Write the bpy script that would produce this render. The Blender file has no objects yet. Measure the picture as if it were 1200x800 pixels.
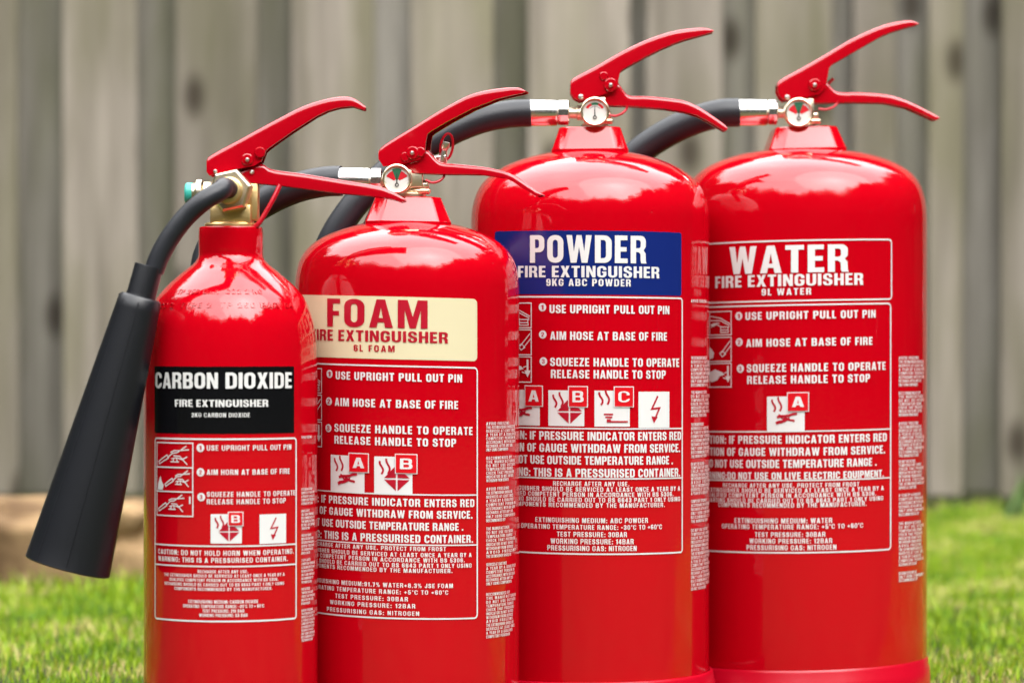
import bpy, bmesh, math, random
import numpy as np
from mathutils import Vector, Matrix

random.seed(7)
rng = np.random.default_rng(11)
R = math.radians
scene = bpy.context.scene
col = scene.collection

# ------------------------------------------------------------------ camera
F = 3500.0            # focal length in photo pixels (1200 px wide photograph)
CX, CY = 600.0, 400.0
H = 0.2656            # camera height above the lawn
cam_d = bpy.data.cameras.new("camera")
cam_d.sensor_width = 36.0
cam_d.lens = F / 1200.0 * 36.0
cam_d.clip_start = 0.05
cam_d.clip_end = 300
cam_d.dof.use_dof = True
cam_d.dof.focus_distance = 1.985
cam_d.dof.aperture_fstop = 7.0
cam = bpy.data.objects.new("camera", cam_d)
cam.location = (0, 0, H)
cam.rotation_euler = (R(90), 0, 0)
col.objects.link(cam)
scene.camera = cam

# ------------------------------------------------------------------ light
SUN_EL, SUN_AZ = 50.0, 148.0       # soft sun behind thin cloud, high behind the camera and to the right
world = bpy.data.worlds.new("World")
scene.world = world
world.use_nodes = True
wn = world.node_tree
wn.nodes.clear()
sky = wn.nodes.new("ShaderNodeTexSky")
sky.sky_type = 'NISHITA'
sky.sun_disc = False
sky.sun_elevation = R(SUN_EL)
sky.sun_rotation = R(SUN_AZ)
sky.air_density = 1.0
sky.dust_density = 4.0
sky.ozone_density = 1.0
hs = wn.nodes.new("ShaderNodeHueSaturation")
hs.inputs['Saturation'].default_value = 0.22     # cloud cover takes the blue out of the sky
bg = wn.nodes.new("ShaderNodeBackground")
bg.inputs['Strength'].default_value = 0.15
wo = wn.nodes.new("ShaderNodeOutputWorld")
wn.links.new(sky.outputs['Color'], hs.inputs['Color'])
# an even layer of bright cloud over most of it
ctc = wn.nodes.new("ShaderNodeTexCoord")
cnz = wn.nodes.new("ShaderNodeTexNoise")
cnz.inputs['Scale'].default_value = 2.2
cnz.inputs['Detail'].default_value = 4
crp = wn.nodes.new("ShaderNodeValToRGB")
crp.color_ramp.elements[0].position = 0.3; crp.color_ramp.elements[0].color = (13.0, 13.2, 13.6, 1)
crp.color_ramp.elements[1].position = 0.7; crp.color_ramp.elements[1].color = (17.0, 16.9, 16.7, 1)
cmx = wn.nodes.new("ShaderNodeMix"); cmx.data_type = 'RGBA'
cmx.inputs[0].default_value = 0.75
wn.links.new(ctc.outputs['Generated'], cnz.inputs['Vector'])
wn.links.new(cnz.outputs['Fac'], crp.inputs['Fac'])
wn.links.new(hs.outputs['Color'], cmx.inputs[6])
wn.links.new(crp.outputs['Color'], cmx.inputs[7])
wn.links.new(cmx.outputs[2], bg.inputs['Color'])
wn.links.new(bg.outputs['Background'], wo.inputs['Surface'])

sun_d = bpy.data.lights.new("sun", 'SUN')
sun_d.energy = 0.55
sun_d.angle = R(60)
sun_d.color = (1.0, 0.96, 0.9)
sun = bpy.data.objects.new("sun", sun_d)
# Nishita: rotation 0 puts the sun at +Y, turning clockwise seen from above
sx, sy = math.sin(R(SUN_AZ)), math.cos(R(SUN_AZ))
sdir = Vector((sx * math.cos(R(SUN_EL)), sy * math.cos(R(SUN_EL)), math.sin(R(SUN_EL))))
sun.rotation_euler = sdir.to_track_quat('Z', 'Y').to_euler()
sun.location = sdir * 20
col.objects.link(sun)

vs = scene.view_settings
vs.view_transform = 'Standard'
vs.look = 'None'
vs.exposure = 1.75
vs.gamma = 1.0

# ------------------------------------------------------------------ materials
def new_mat(name, base, rough=0.5, metal=0.0, spec=0.5, coat=0.0, coat_rough=0.03):
    m = bpy.data.materials.new(name)
    m.use_nodes = True
    b = m.node_tree.nodes["Principled BSDF"]
    b.inputs['Base Color'].default_value = (*base, 1)
    b.inputs['Roughness'].default_value = rough
    b.inputs['Metallic'].default_value = metal
    b.inputs['Specular IOR Level'].default_value = spec
    b.inputs['Coat Weight'].default_value = coat
    b.inputs['Coat Roughness'].default_value = coat_rough
    return m

def node(m, t, **kw):
    n = m.node_tree.nodes.new(t)
    for k, v in kw.items():
        setattr(n, k, v)
    return n

def link(m, a, ao, b, bi):
    m.node_tree.links.new(a.outputs[ao], b.inputs[bi])

def bsdf(m):
    return m.node_tree.nodes["Principled BSDF"]

def add_bump(m, scale, strength, dist, detail=2.0, stretch=None):
    tc = node(m, "ShaderNodeTexCoord")
    mp = node(m, "ShaderNodeMapping")
    if stretch:
        mp.inputs['Scale'].default_value = stretch
    nz = node(m, "ShaderNodeTexNoise")
    nz.inputs['Scale'].default_value = scale
    nz.inputs['Detail'].default_value = detail
    bp = node(m, "ShaderNodeBump")
    bp.inputs['Strength'].default_value = strength
    bp.inputs['Distance'].default_value = dist
    link(m, tc, 'Object', mp, 'Vector')
    link(m, mp, 'Vector', nz, 'Vector')
    link(m, nz, 'Fac', bp, 'Height')
    link(m, bp, 'Normal', bsdf(m), 'Normal')
    return nz

RED_C = (0.41, 0.0003, 0.0055)
M = {}
M['red'] = new_mat('red_gloss_paint', RED_C, 0.06, 0, 0.5, 0.25, 0.02)
nz = add_bump(M['red'], 260, 0.06, 0.0006, 1.0)
tcw = node(M['red'], "ShaderNodeTexCoord"); nw = node(M['red'], "ShaderNodeTexNoise"); nw.inputs['Scale'].default_value = 38; nw.inputs['Detail'].default_value = 8; nw.inputs['Roughness'].default_value = 0.7
rw = node(M['red'], "ShaderNodeMapRange"); rw.inputs['From Min'].default_value = 0.45; rw.inputs['From Max'].default_value = 0.75; rw.inputs['To Min'].default_value = 0.05; rw.inputs['To Max'].default_value = 0.17
link(M['red'], tcw, 'Object', nw, 'Vector'); link(M['red'], nw, 'Fac', rw, 'Value'); link(M['red'], rw, 'Result', bsdf(M['red']), 'Roughness')
M['red_metal'] = new_mat('red_lever_paint', (0.34, 0.0004, 0.006), 0.15, 0, 0.5, 0.35, 0.05)
add_bump(M['red_metal'], 420, 0.06, 0.0005, 2.0)
M['red_plastic'] = new_mat('red_plastic', (0.40, 0.0006, 0.012), 0.28)
M['red_print'] = new_mat('red_print', (0.55, 0.002, 0.008), 0.3)
M['dark_red_print'] = new_mat('dark_red_print', (0.36, 0.004, 0.018), 0.3)
M['white_print'] = new_mat('white_print', (0.62, 0.61, 0.60), 0.3)
M['black_label'] = new_mat('black_label', (0.004, 0.004, 0.005), 0.14, 0, 0.3)
M['cream_label'] = new_mat('cream_label', (0.60, 0.53, 0.345), 0.22)
M['blue_label'] = new_mat('blue_label', (0.006, 0.016, 0.125), 0.18)
M['rubber'] = new_mat('black_rubber', (0.012, 0.013, 0.017), 0.42, 0, 0.4)
add_bump(M['rubber'], 900, 0.25, 0.0005, 3.0)
M['horn'] = new_mat('black_horn_plastic', (0.0055, 0.006, 0.0085), 0.36, 0, 0.5)
add_bump(M['horn'], 500, 0.08, 0.0005, 2.0)
M['chrome'] = new_mat('polished_plated_steel', (0.90, 0.88, 0.85), 0.22, 1.0)
add_bump(M['chrome'], 300, 0.05, 0.0004, 2.0)
M['nickel'] = new_mat('plated_brass', (0.80, 0.70, 0.52), 0.34, 1.0)
add_bump(M['nickel'], 400, 0.12, 0.0005, 2.0)
M['brass'] = new_mat('cast_brass', (0.72, 0.52, 0.24), 0.42, 1.0)
add_bump(M['brass'], 350, 0.25, 0.0006, 3.0)
M['steel'] = new_mat('bare_steel_rivet', (0.78, 0.76, 0.72), 0.3, 1.0)
M['teal'] = new_mat('teal_cap', (0.03, 0.32, 0.26), 0.4)
M['dial_white'] = new_mat('dial_white', (0.6, 0.6, 0.57), 0.25, 0, 0.5, 0.5, 0.02)
M['dial_green'] = new_mat('dial_green', (0.02, 0.12, 0.06), 0.35)
M['dial_red'] = new_mat('dial_red', (0.5, 0.01, 0.02), 0.35)
M['dial_black'] = new_mat('dial_black', (0.02, 0.02, 0.02), 0.4)

def wood_material(name, base_a, base_b):
    m = new_mat(name, base_a, 0.85, 0, 0.25)
    tc = node(m, "ShaderNodeTexCoord")
    oi = node(m, "ShaderNodeObjectInfo")
    mul = node(m, "ShaderNodeMath", operation='MULTIPLY'); mul.inputs[1].default_value = 37.0
    cmb = node(m, "ShaderNodeCombineXYZ")
    add = node(m, "ShaderNodeVectorMath", operation='ADD')
    link(m, oi, 'Random', mul, 0)
    link(m, mul, 0, cmb, 'X'); link(m, mul, 0, cmb, 'Z')
    link(m, tc, 'Object', add, 0); link(m, cmb, 'Vector', add, 1)
    mp = node(m, "ShaderNodeMapping"); mp.inputs['Scale'].default_value = (1, 1, 0.06)
    link(m, add, 'Vector', mp, 'Vector')
    gr = node(m, "ShaderNodeTexNoise"); gr.inputs['Scale'].default_value = 55; gr.inputs['Detail'].default_value = 5
    link(m, mp, 'Vector', gr, 'Vector')
    mp2 = node(m, "ShaderNodeMapping"); mp2.inputs['Scale'].default_value = (1, 1, 0.22)
    link(m, add, 'Vector', mp2, 'Vector')
    st = node(m, "ShaderNodeTexNoise"); st.inputs['Scale'].default_value = 9; st.inputs['Detail'].default_value = 4
    link(m, mp2, 'Vector', st, 'Vector')
    r1 = node(m, "ShaderNodeValToRGB")
    r1.color_ramp.elements[0].position = 0.30; r1.color_ramp.elements[0].color = (*base_b, 1)
    r1.color_ramp.elements[1].position = 0.68; r1.color_ramp.elements[1].color = (*base_a, 1)
    link(m, gr, 'Fac', r1, 'Fac')
    # green-grey algae blotches
    r2 = node(m, "ShaderNodeValToRGB")
    r2.color_ramp.elements[0].position = 0.42; r2.color_ramp.elements[0].color = (0, 0, 0, 1)
    r2.color_ramp.elements[1].position = 0.64; r2.color_ramp.elements[1].color = (1, 1, 1, 1)
    link(m, st, 'Fac', r2, 'Fac')
    mx = node(m, "ShaderNodeMix", data_type='RGBA')
    mx.inputs[7].default_value = (base_a[0] * 0.56, base_a[1] * 0.58, base_a[2] * 0.46, 1)
    link(m, r2, 'Color', mx, 0)
    link(m, r1, 'Color', mx, 6)
    # knots
    sp = node(m, "ShaderNodeSeparateXYZ"); link(m, add, 'Vector', sp, 'Vector')
    cx2 = node(m, "ShaderNodeCombineXYZ"); link(m, sp, 'X', cx2, 'X'); link(m, sp, 'Z', cx2, 'Y')
    mp3 = node(m, "ShaderNodeMapping"); mp3.inputs['Scale'].default_value = (5.2, 2.6, 1)
    link(m, cx2, 'Vector', mp3, 'Vector')
    vo = node(m, "ShaderNodeTexVoronoi"); vo.voronoi_dimensions = '2D'; vo.inputs['Scale'].default_value = 1.0
    link(m, mp3, 'Vector', vo, 'Vector')
    r3 = node(m, "ShaderNodeValToRGB")
    r3.color_ramp.elements[0].position = 0.04; r3.color_ramp.elements[0].color = (0.30, 0.27, 0.24, 1)
    r3.color_ramp.elements[1].position = 0.12; r3.color_ramp.elements[1].color = (1, 1, 1, 1)
    link(m, vo, 'Distance', r3, 'Fac')
    mm = node(m, "ShaderNodeMix", data_type='RGBA', blend_type='MULTIPLY')
    mm.inputs[0].default_value = 1.0
    link(m, mx, 2, mm, 6); link(m, r3, 'Color', mm, 7)
    # broad dark and pale weather streaks running down the board
    mp4 = node(m, "ShaderNodeMapping"); mp4.inputs['Scale'].default_value = (1, 1, 0.10)
    link(m, add, 'Vector', mp4, 'Vector')
    ws = node(m, "ShaderNodeTexNoise"); ws.inputs['Scale'].default_value = 13; ws.inputs['Detail'].default_value = 3; ws.inputs['Distortion'].default_value = 0.6
    link(m, mp4, 'Vector', ws, 'Vector')
    wr = node(m, "ShaderNodeValToRGB")
    wr.color_ramp.elements[0].position = 0.33; wr.color_ramp.elements[0].color = (0.70, 0.69, 0.66, 1)
    wr.color_ramp.elements[1].position = 0.62; wr.color_ramp.elements[1].color = (1.06, 1.05, 1.04, 1)
    link(m, ws, 'Fac', wr, 'Fac')
    mw = node(m, "ShaderNodeMix", data_type='RGBA', blend_type='MULTIPLY'); mw.inputs[0].default_value = 1.0
    link(m, mm, 2, mw, 6); link(m, wr, 'Color', mw, 7)
    mm = mw
    # board to board tone
    rr = node(m, "ShaderNodeMapRange")
    rr.inputs['To Min'].default_value = 0.78; rr.inputs['To Max'].default_value = 1.10
    link(m, oi, 'Random', rr, 'Value')
    hv = node(m, "ShaderNodeHueSaturation")
    link(m, rr, 'Result', hv, 'Value')
    link(m, mm, 2, hv, 'Color')
    link(m, hv, 'Color', bsdf(m), 'Base Color')
    bp = node(m, "ShaderNodeBump"); bp.inputs['Strength'].default_value = 0.5; bp.inputs['Distance'].default_value = 0.003
    link(m, gr, 'Fac', bp, 'Height'); link(m, bp, 'Normal', bsdf(m), 'Normal')
    return m
M['wood'] = wood_material('weathered_wood', (0.285, 0.252, 0.212), (0.18, 0.156, 0.128))
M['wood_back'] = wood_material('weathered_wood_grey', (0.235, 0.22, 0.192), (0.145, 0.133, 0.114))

def island_mat(name, stops, rough=0.6):
    m = new_mat(name, (0.1, 0.2, 0.03), rough, 0, 0.3)
    g = node(m, "ShaderNodeNewGeometry")
    r = node(m, "ShaderNodeValToRGB")
    els = r.color_ramp.elements
    while len(els) < len(stops):
        els.new(0.5)
    for e, (p, c) in zip(els, stops):
        e.position = p; e.color = (*c, 1)
    # patches a hand wide lean towards one end of the range
    tc = node(m, "ShaderNodeTexCoord"); nz = node(m, "ShaderNodeTexNoise"); nz.inputs['Scale'].default_value = 6.5; nz.inputs['Detail'].default_value = 3
    link(m, tc, 'Object', nz, 'Vector')
    ml = node(m, "ShaderNodeMath", operation='MULTIPLY_ADD'); ml.inputs[1].default_value = 2.4; ml.inputs[2].default_value = -1.2
    link(m, nz, 'Fac', ml, 0)
    ad = node(m, "ShaderNodeMath", operation='ADD'); ad.use_clamp = True
    link(m, g, 'Random Per Island', ad, 0); link(m, ml, 0, ad, 1)
    link(m, ad, 0, r, 'Fac')
    link(m, r, 'Color', bsdf(m), 'Base Color')
    return m
M['grass'] = island_mat('grass_blades', [(0.0, (0.065, 0.155, 0.004)), (0.45, (0.17, 0.29, 0.006)),
                                         (0.86, (0.28, 0.39, 0.010)), (0.94, (0.40, 0.37, 0.06)), (1.0, (0.48, 0.40, 0.16))], 0.5)
M['leaf'] = island_mat('dark_leaves', [(0.0, (0.006, 0.011, 0.004)), (0.6, (0.012, 0.02, 0.007)), (1.0, (0.02, 0.03, 0.011))], 0.9)
M['weed'] = island_mat('weed_leaves', [(0.0, (0.02, 0.05, 0.012)), (0.6, (0.05, 0.10, 0.02)), (1.0, (0.09, 0.13, 0.03))], 0.6)

m = new_mat('shaded_lawn_soil', (0.08, 0.11, 0.02), 0.95, 0, 0.1)  # darker than mown lawn: shade put into the colour to dim its reflection
tc = node(m, "ShaderNodeTexCoord"); nz = node(m, "ShaderNodeTexNoise"); nz.inputs['Scale'].default_value = 6; nz.inputs['Detail'].default_value = 6
r = node(m, "ShaderNodeValToRGB")
r.color_ramp.elements[0].position = 0.35; r.color_ramp.elements[0].color = (0.022, 0.026, 0.010, 1)
r.color_ramp.elements[1].position = 0.65; r.color_ramp.elements[1].color = (0.045, 0.05, 0.018, 1)
link(m, tc, 'Object', nz, 'Vector'); link(m, nz, 'Fac', r, 'Fac'); link(m, r, 'Color', bsdf(m), 'Base Color')
M['soil'] = m

m = new_mat('sandstone', (0.4, 0.28, 0.14), 0.9, 0, 0.2)
tc = node(m, "ShaderNodeTexCoord"); nz = node(m, "ShaderNodeTexNoise"); nz.inputs['Scale'].default_value = 9; nz.inputs['Detail'].default_value = 7
r = node(m, "ShaderNodeValToRGB")
r.color_ramp.elements[0].position = 0.36; r.color_ramp.elements[0].color = (0.075, 0.042, 0.02, 1)
r.color_ramp.elements[1].position = 0.60; r.color_ramp.elements[1].color = (0.26, 0.17, 0.085, 1)
link(m, tc, 'Object', nz, 'Vector'); link(m, nz, 'Fac', r, 'Fac'); link(m, r, 'Color', bsdf(m), 'Base Color')
bp = node(m, "ShaderNodeBump"); bp.inputs['Strength'].default_value = 0.6; bp.inputs['Distance'].default_value = 0.01
link(m, nz, 'Fac', bp, 'Height'); link(m, bp, 'Normal', bsdf(m), 'Normal')
M['stone'] = m

# ------------------------------------------------------------------ mesh helpers
class MB:
    """collects pieces and links them as ONE mesh object"""
    def __init__(self):
        self.v = []; self.f = []; self.mi = []; self.mats = []
    def slot(self, mat):
        if mat not in self.mats:
            self.mats.append(mat)
        return self.mats.index(mat)
    def add(self, verts, faces, mat):
        o = len(self.v); s = self.slot(mat)
        self.v.extend([tuple(p) for p in verts])
        for f in faces:
            self.f.append(tuple(i + o for i in f)); self.mi.append(s)
        return self
    def build(self, name, parent=None, smooth=True, angle=35):
        me = bpy.data.meshes.new(name)
        me.from_pydata(self.v, [], self.f)
        for mt in self.mats:
            me.materials.append(M[mt])
        me.polygons.foreach_set('material_index', self.mi)
        if smooth:
            me.polygons.foreach_set('use_smooth', [True] * len(me.polygons))
            me.set_sharp_from_angle(angle=R(angle))
        me.update()
        o = bpy.data.objects.new(name, me)
        col.objects.link(o)
        if parent:
            o.parent = parent
        return o

def tag(o, label=None, cat=None, group=None, kind=None):
    if label: o['label'] = label
    if cat: o['category'] = cat
    if group: o['group'] = group
    if kind: o['kind'] = kind
    return o

def catmull(pts, n):
    """pass through all points, n samples per span"""
    P = [np.array(p, float) for p in pts]
    P = [2 * P[0] - P[1]] + P + [2 * P[-1] - P[-2]]
    out = []
    for i in range(1, len(P) - 2):
        p0, p1, p2, p3 = P[i - 1:i + 3]
        t0 = 0; t1 = np.linalg.norm(p1 - p0) ** .5; t2 = t1 + np.linalg.norm(p2 - p1) ** .5; t3 = t2 + np.linalg.norm(p3 - p2) ** .5
        for k in range(n):
            t = t1 + (t2 - t1) * k / n
            a1 = (t1 - t) / (t1 - t0) * p0 + (t - t0) / (t1 - t0) * p1
            a2 = (t2 - t) / (t2 - t1) * p1 + (t - t1) / (t2 - t1) * p2
            a3 = (t3 - t) / (t3 - t2) * p2 + (t - t2) / (t3 - t2) * p3
            b1 = (t2 - t) / (t2 - t0) * a1 + (t - t0) / (t2 - t0) * a2
            b2 = (t3 - t) / (t3 - t1) * a2 + (t - t1) / (t3 - t1) * a3
            out.append((t2 - t) / (t2 - t1) * b1 + (t - t1) / (t2 - t1) * b2)
    out.append(P[-2])
    return out

def lathe(mb, mat, origin, axis, prof, n=64, cap0=True, cap1=True, phase=0.0):
    """prof: list of (radius, distance along axis)"""
    a = Vector(axis).normalized()
    q = a.to_track_quat('Z', 'Y')
    o = Vector(origin)
    vs_, fs = [], []
    for (r_, t) in prof:
        for k in range(n):
            an = 2 * math.pi * k / n + phase
            vs_.append(o + q @ Vector((r_ * math.cos(an), r_ * math.sin(an), t)))
    for i in range(len(prof) - 1):
        for k in range(n):
            k2 = (k + 1) % n
            fs.append((i * n + k, i * n + k2, (i + 1) * n + k2, (i + 1) * n + k))
    if cap0: fs.append(tuple(range(n))[::-1])
    if cap1: fs.append(tuple((len(prof) - 1) * n + k for k in range(n)))
    mb.add(vs_, fs, mat)

def tube(mb, mat, pts, rad, n=20, per=10, caps=True):
    P = [Vector(p) for p in catmull(pts, per)]
    m_ = len(P)
    rads = [rad] * m_ if not callable(rad) else [rad(i / (m_ - 1)) for i in range(m_)]
    T = [(P[min(i + 1, m_ - 1)] - P[max(i - 1, 0)]).normalized() for i in range(m_)]
    ref = Vector((0, 1, 0)) if abs(T[0].y) < 0.9 else Vector((1, 0, 0))
    nrm = (ref - T[0] * ref.dot(T[0])).normalized()
    vs_, fs = [], []
    for i in range(m_):
        nrm = (nrm - T[i] * nrm.dot(T[i])).normalized()
        b = T[i].cross(nrm)
        for k in range(n):
            an = 2 * math.pi * k / n
            vs_.append(P[i] + (nrm * math.cos(an) + b * math.sin(an)) * rads[i])
    for i in range(m_ - 1):
        for k in range(n):
            k2 = (k + 1) % n
            fs.append((i * n + k, i * n + k2, (i + 1) * n + k2, (i + 1) * n + k))
    if caps:
        fs.append(tuple(range(n))[::-1]); fs.append(tuple((m_ - 1) * n + k for k in range(n)))
    mb.add(vs_, fs, mat)

def box(mb, mat, c, s, bev=0.0):
    bm = bmesh.new()
    bmesh.ops.create_cube(bm, size=1)
    bmesh.ops.scale(bm, vec=s, verts=bm.verts)
    if bev > 0:
        bmesh.ops.bevel(bm, geom=bm.edges[:], offset=bev, segments=2, affect='EDGES', profile=0.5)
    bm.verts.ensure_lookup_table()
    mb.add([v.co + Vector(c) for v in bm.verts], [[v.index for v in f.verts] for f in bm.faces], mat)
    bm.free()

def channel(mb, mat, st, w, t=0.0018, rr=0.004, wend=None):
    """folded sheet lever: st = stations (x, ztop, zbot), open underneath"""
    vs_, fs = [], []
    N = None
    x0, x1 = st[0][0], st[-1][0]
    for (x, zt, zb) in st:
        h = max(zt - zb, 0.0012)
        ww = w if wend is None else w + (wend - w) * max(0, (x - x0) / (x1 - x0) - 0.3) / 0.7
        r_ = min(rr, h * 0.48)
        ti = min(t, h * 0.4)
        sec = [(-ww, zb)]
        for k in range(6):
            a = math.pi / 2 * k / 5
            sec.append((-ww + r_ - r_ * math.cos(a), zt - r_ + r_ * math.sin(a)))
        for k in range(6):
            a = math.pi / 2 * k / 5
            sec.append((ww - r_ + r_ * math.sin(a), zt - r_ + r_ * math.cos(a)))
        sec.append((ww, zb))
        zi = max(zt - ti, zb + 0.0004)
        sec += [(ww - t, zb), (ww - t, zi - min(0.0015, (zi - zb) * .5)), (ww - t - 0.0015, zi), (-ww + t + 0.0015, zi), (-ww + t, zi - min(0.0015, (zi - zb) * .5)), (-ww + t, zb)]
        N = len(sec)
        vs_ += [(x, y, z) for (y, z) in sec]
    for i in range(len(st) - 1):
        for k in range(N):
            k2 = (k + 1) % N
            fs.append((i * N + k, (i + 1) * N + k, (i + 1) * N + k2, i * N + k2))
    fs.append(tuple(range(N)))
    fs.append(tuple((len(st) - 1) * N + k for k in range(N))[::-1])
    mb.add(vs_, fs, mat)

def dense(st, n=4):
    """linear in steep places, smooth elsewhere: re-sample the station list"""
    return [tuple(p) for p in catmull(st, n)]

# ------------------------------------------------------------------ lettering
# heavy upright poster letters drawn as outlines: cap height 1, stem SW, bar BW
SW, BW = 0.205, 0.17
def _arc(cx_, cy_, rx, ry, a0, a1, n=5):
    return [(cx_ + rx * math.cos(R(a0 + (a1 - a0) * k / n)), cy_ + ry * math.sin(R(a0 + (a1 - a0) * k / n))) for k in range(n + 1)]
def _rr(x0, y0, x1, y1, rx, ry, c='bl br tr tl'):
    """counter-clockwise box, the named corners rounded"""
    p = []
    p += _arc(x0 + rx, y0 + ry, rx, ry, 180, 270) if 'bl' in c else [(x0, y0)]
    p += _arc(x1 - rx, y0 + ry, rx, ry, 270, 360) if 'br' in c else [(x1, y0)]
    p += _arc(x1 - rx, y1 - ry, rx, ry, 0, 90) if 'tr' in c else [(x1, y1)]
    p += _arc(x0 + rx, y1 - ry, rx, ry, 90, 180) if 'tl' in c else [(x0, y1)]
    return p
def _glyphs(S=SW, T=BW):
    G = {}
    w = 0.60; ox, oy = 0.27, 0.26; ix, iy = 0.095, 0.11
    def C_like(a, b, wd=w):
        """open bowl: right side missing between heights a and b"""
        o = [(wd, a)] + _arc(wd - ox, oy, ox, oy, 0, -90) + _arc(ox, oy, ox, oy, 270, 180) + _arc(ox, 1 - oy, ox, oy, 180, 90) + _arc(wd - ox, 1 - oy, ox, oy, 90, 0) + [(wd, b), (wd - S, b)]
        o += _arc(wd - S - ix, 1 - T - iy, ix, iy, 0, 90) + _arc(S + ix, 1 - T - iy, ix, iy, 90, 180) + _arc(S + ix, T + iy, ix, iy, 180, 270) + _arc(wd - S - ix, T + iy, ix, iy, 270, 360)
        return o
    O = lambda wd: [_rr(0, 0, wd, 1, ox, oy), _rr(S, T, wd - S, 1 - T, ix, iy)]
    G['A'] = (.64, [[[(0, 0), (.205, 0), (.238, .19), (.402, .19), (.435, 0), (.64, 0), (.435, 1), (.205, 1)], [(.266, .345), (.374, .345), (.32, .72)]]])
    G['B'] = (w, [[[(0, 0)] + _arc(w - .2, .2, .2, .2, 270, 360) + [(w, .38), (w - .07, .52), (w - .02, .64)] + _arc(w - .2, .82, .18, .18, 0, 90) + [(0, 1)],
                   _rr(S, .16, w - S, .44, .07, .07, 'br tr'), _rr(S, .59, w - S - .02, .845, .07, .07, 'br tr')]])
    G['C'] = (w, [[C_like(.36, .64)]])
    G['D'] = (w, [[_rr(0, 0, w, 1, ox, oy, 'br tr'), _rr(S, T, w - S, 1 - T, ix, iy, 'br tr')]])
    G['E'] = (.47, [[[(0, 0), (.47, 0), (.47, T), (S, T), (S, .42), (.43, .42), (.43, .58), (S, .58), (S, 1 - T), (.46, 1 - T), (.46, 1), (0, 1)]]])
    G['F'] = (.45, [[[(0, 0), (S, 0), (S, .40), (.41, .40), (.41, .56), (S, .56), (S, 1 - T), (.45, 1 - T), (.45, 1), (0, 1)]]])
    g = C_like(.5, .65); g = [(w, .53)] + g[1:]
    G['G'] = (w, [[g + [(w - S, .39), (w - S - .08, .39), (w - S - .08, .53)]]])
    G['H'] = (.6, [[[(0, 0), (S, 0), (S, .42), (.6 - S, .42), (.6 - S, 0), (.6, 0), (.6, 1), (.6 - S, 1), (.6 - S, .59), (S, .59), (S, 1), (0, 1)]]])
    G['I'] = (S, [[[(0, 0), (S, 0), (S, 1), (0, 1)]]])
    G['J'] = (.5, [[[(0, .34)] + _arc(.24, .24, .24, .24, 180, 270) + _arc(.26, .24, .24, .24, 270, 360) + [(.5, 1), (.5 - S, 1)] + _arc(.245, .24, .05, .08, 0, -180) + [(.195, .34)]]])
    G['K'] = (.62, [[[(0, 0), (S, 0), (S, .27), (.275, .39), (.39, 0), (.62, 0), (.42, .60), (.61, 1), (.385, 1), (S, .62), (S, 1), (0, 1)]]])
    G['L'] = (.44, [[[(0, 0), (.44, 0), (.44, T), (S, T), (S, 1), (0, 1)]]])
    G['M'] = (.78, [[[(0, 0), (.18, 0), (.18, .64), (.31, 0), (.47, 0), (.60, .64), (.60, 0), (.78, 0), (.78, 1), (.52, 1), (.39, .40), (.26, 1), (0, 1)]]])
    G['N'] = (.6, [[[(0, 0), (.185, 0), (.185, .57), (.395, 0), (.6, 0), (.6, 1), (.415, 1), (.415, .46), (.21, 1), (0, 1)]]])
    G['O'] = (w, [O(w)])
    G['0'] = (.55, [O(.55)])
    G['P'] = (.57, [[[(0, 0), (S, 0), (S, .38)] + [(.37, .38)] + _arc(.37, .58, .2, .2, 270, 360) + _arc(.37, .80, .2, .2, 0, 90) + [(0, 1)], _rr(S, .53, .57 - S, .845, .08, .08, 'br tr')]])
    G['Q'] = (w, [[_arc(ox, oy, ox, oy, 180, 270) + [(w - ox, 0), (w - .12, .04), (w - .02, -.08), (w + .06, .0), (w - .03, .10), (w, oy)] + _arc(w - ox, 1 - oy, ox, oy, 0, 90) + _arc(ox, 1 - oy, ox, oy, 90, 180), _rr(S, T, w - S, 1 - T, ix, iy)]])
    G['R'] = (.61, [[[(0, 0), (S, 0), (S, .41), (.30, .41), (.375, .34), (.385, .08), (.41, 0), (.62, 0), (.59, .08), (.58, .36), (.50, .475), (.585, .60)] + _arc(.39, .80, .2, .2, 0, 90) + [(0, 1)], _rr(S, .55, .59 - S, .845, .08, .08, 'br tr')]])
    # S: one flowing outline
    s_ = [(0, .34)] + _arc(.24, .23, .24, .23, 180, 270) + _arc(.33, .24, .25, .24, 270, 360) + _arc(.33, .36, .25, .20, 0, 48) + [(.27, .62), (.205, .71)] + _arc(.26, .765, .055, .085, 180, 90)[1:] + _arc(.29, .765, .075, .085, 90, 0) + [(.365, .67), (.56, .67)]
    s_ += _arc(.32, .77, .24, .23, 0, 90) + _arc(.25, .77, .24, .23, 90, 180) + _arc(.25, .66, .24, .20, 180, 228) + [(.30, .40), (.37, .31)] + _arc(.31, .235, .065, .085, 0, -90)[1:] + _arc(.28, .235, .08, .085, 270, 180) + [(.2, .34)]
    G['S'] = (.58, [[s_]])
    G['T'] = (.53, [[[(.53 / 2 - S / 2, 0), (.53 / 2 + S / 2, 0), (.53 / 2 + S / 2, 1 - T), (.53, 1 - T), (.53, 1), (0, 1), (0, 1 - T), (.53 / 2 - S / 2, 1 - T)]]])
    G['U'] = (.6, [[_arc(ox, oy, ox, oy, 180, 270) + _arc(.6 - ox, oy, ox, oy, 270, 360) + [(.6, 1), (.6 - S, 1)] + _arc(.6 - S - ix, T + iy, ix, iy, 0, -90) + _arc(S + ix, T + iy, ix, iy, 270, 180) + [(S, 1), (0, 1)]]])
    G['V'] = (.62, [[[(.205, 0), (.415, 0), (.62, 1), (.41, 1), (.31, .36), (.21, 1), (0, 1)]]])
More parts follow.
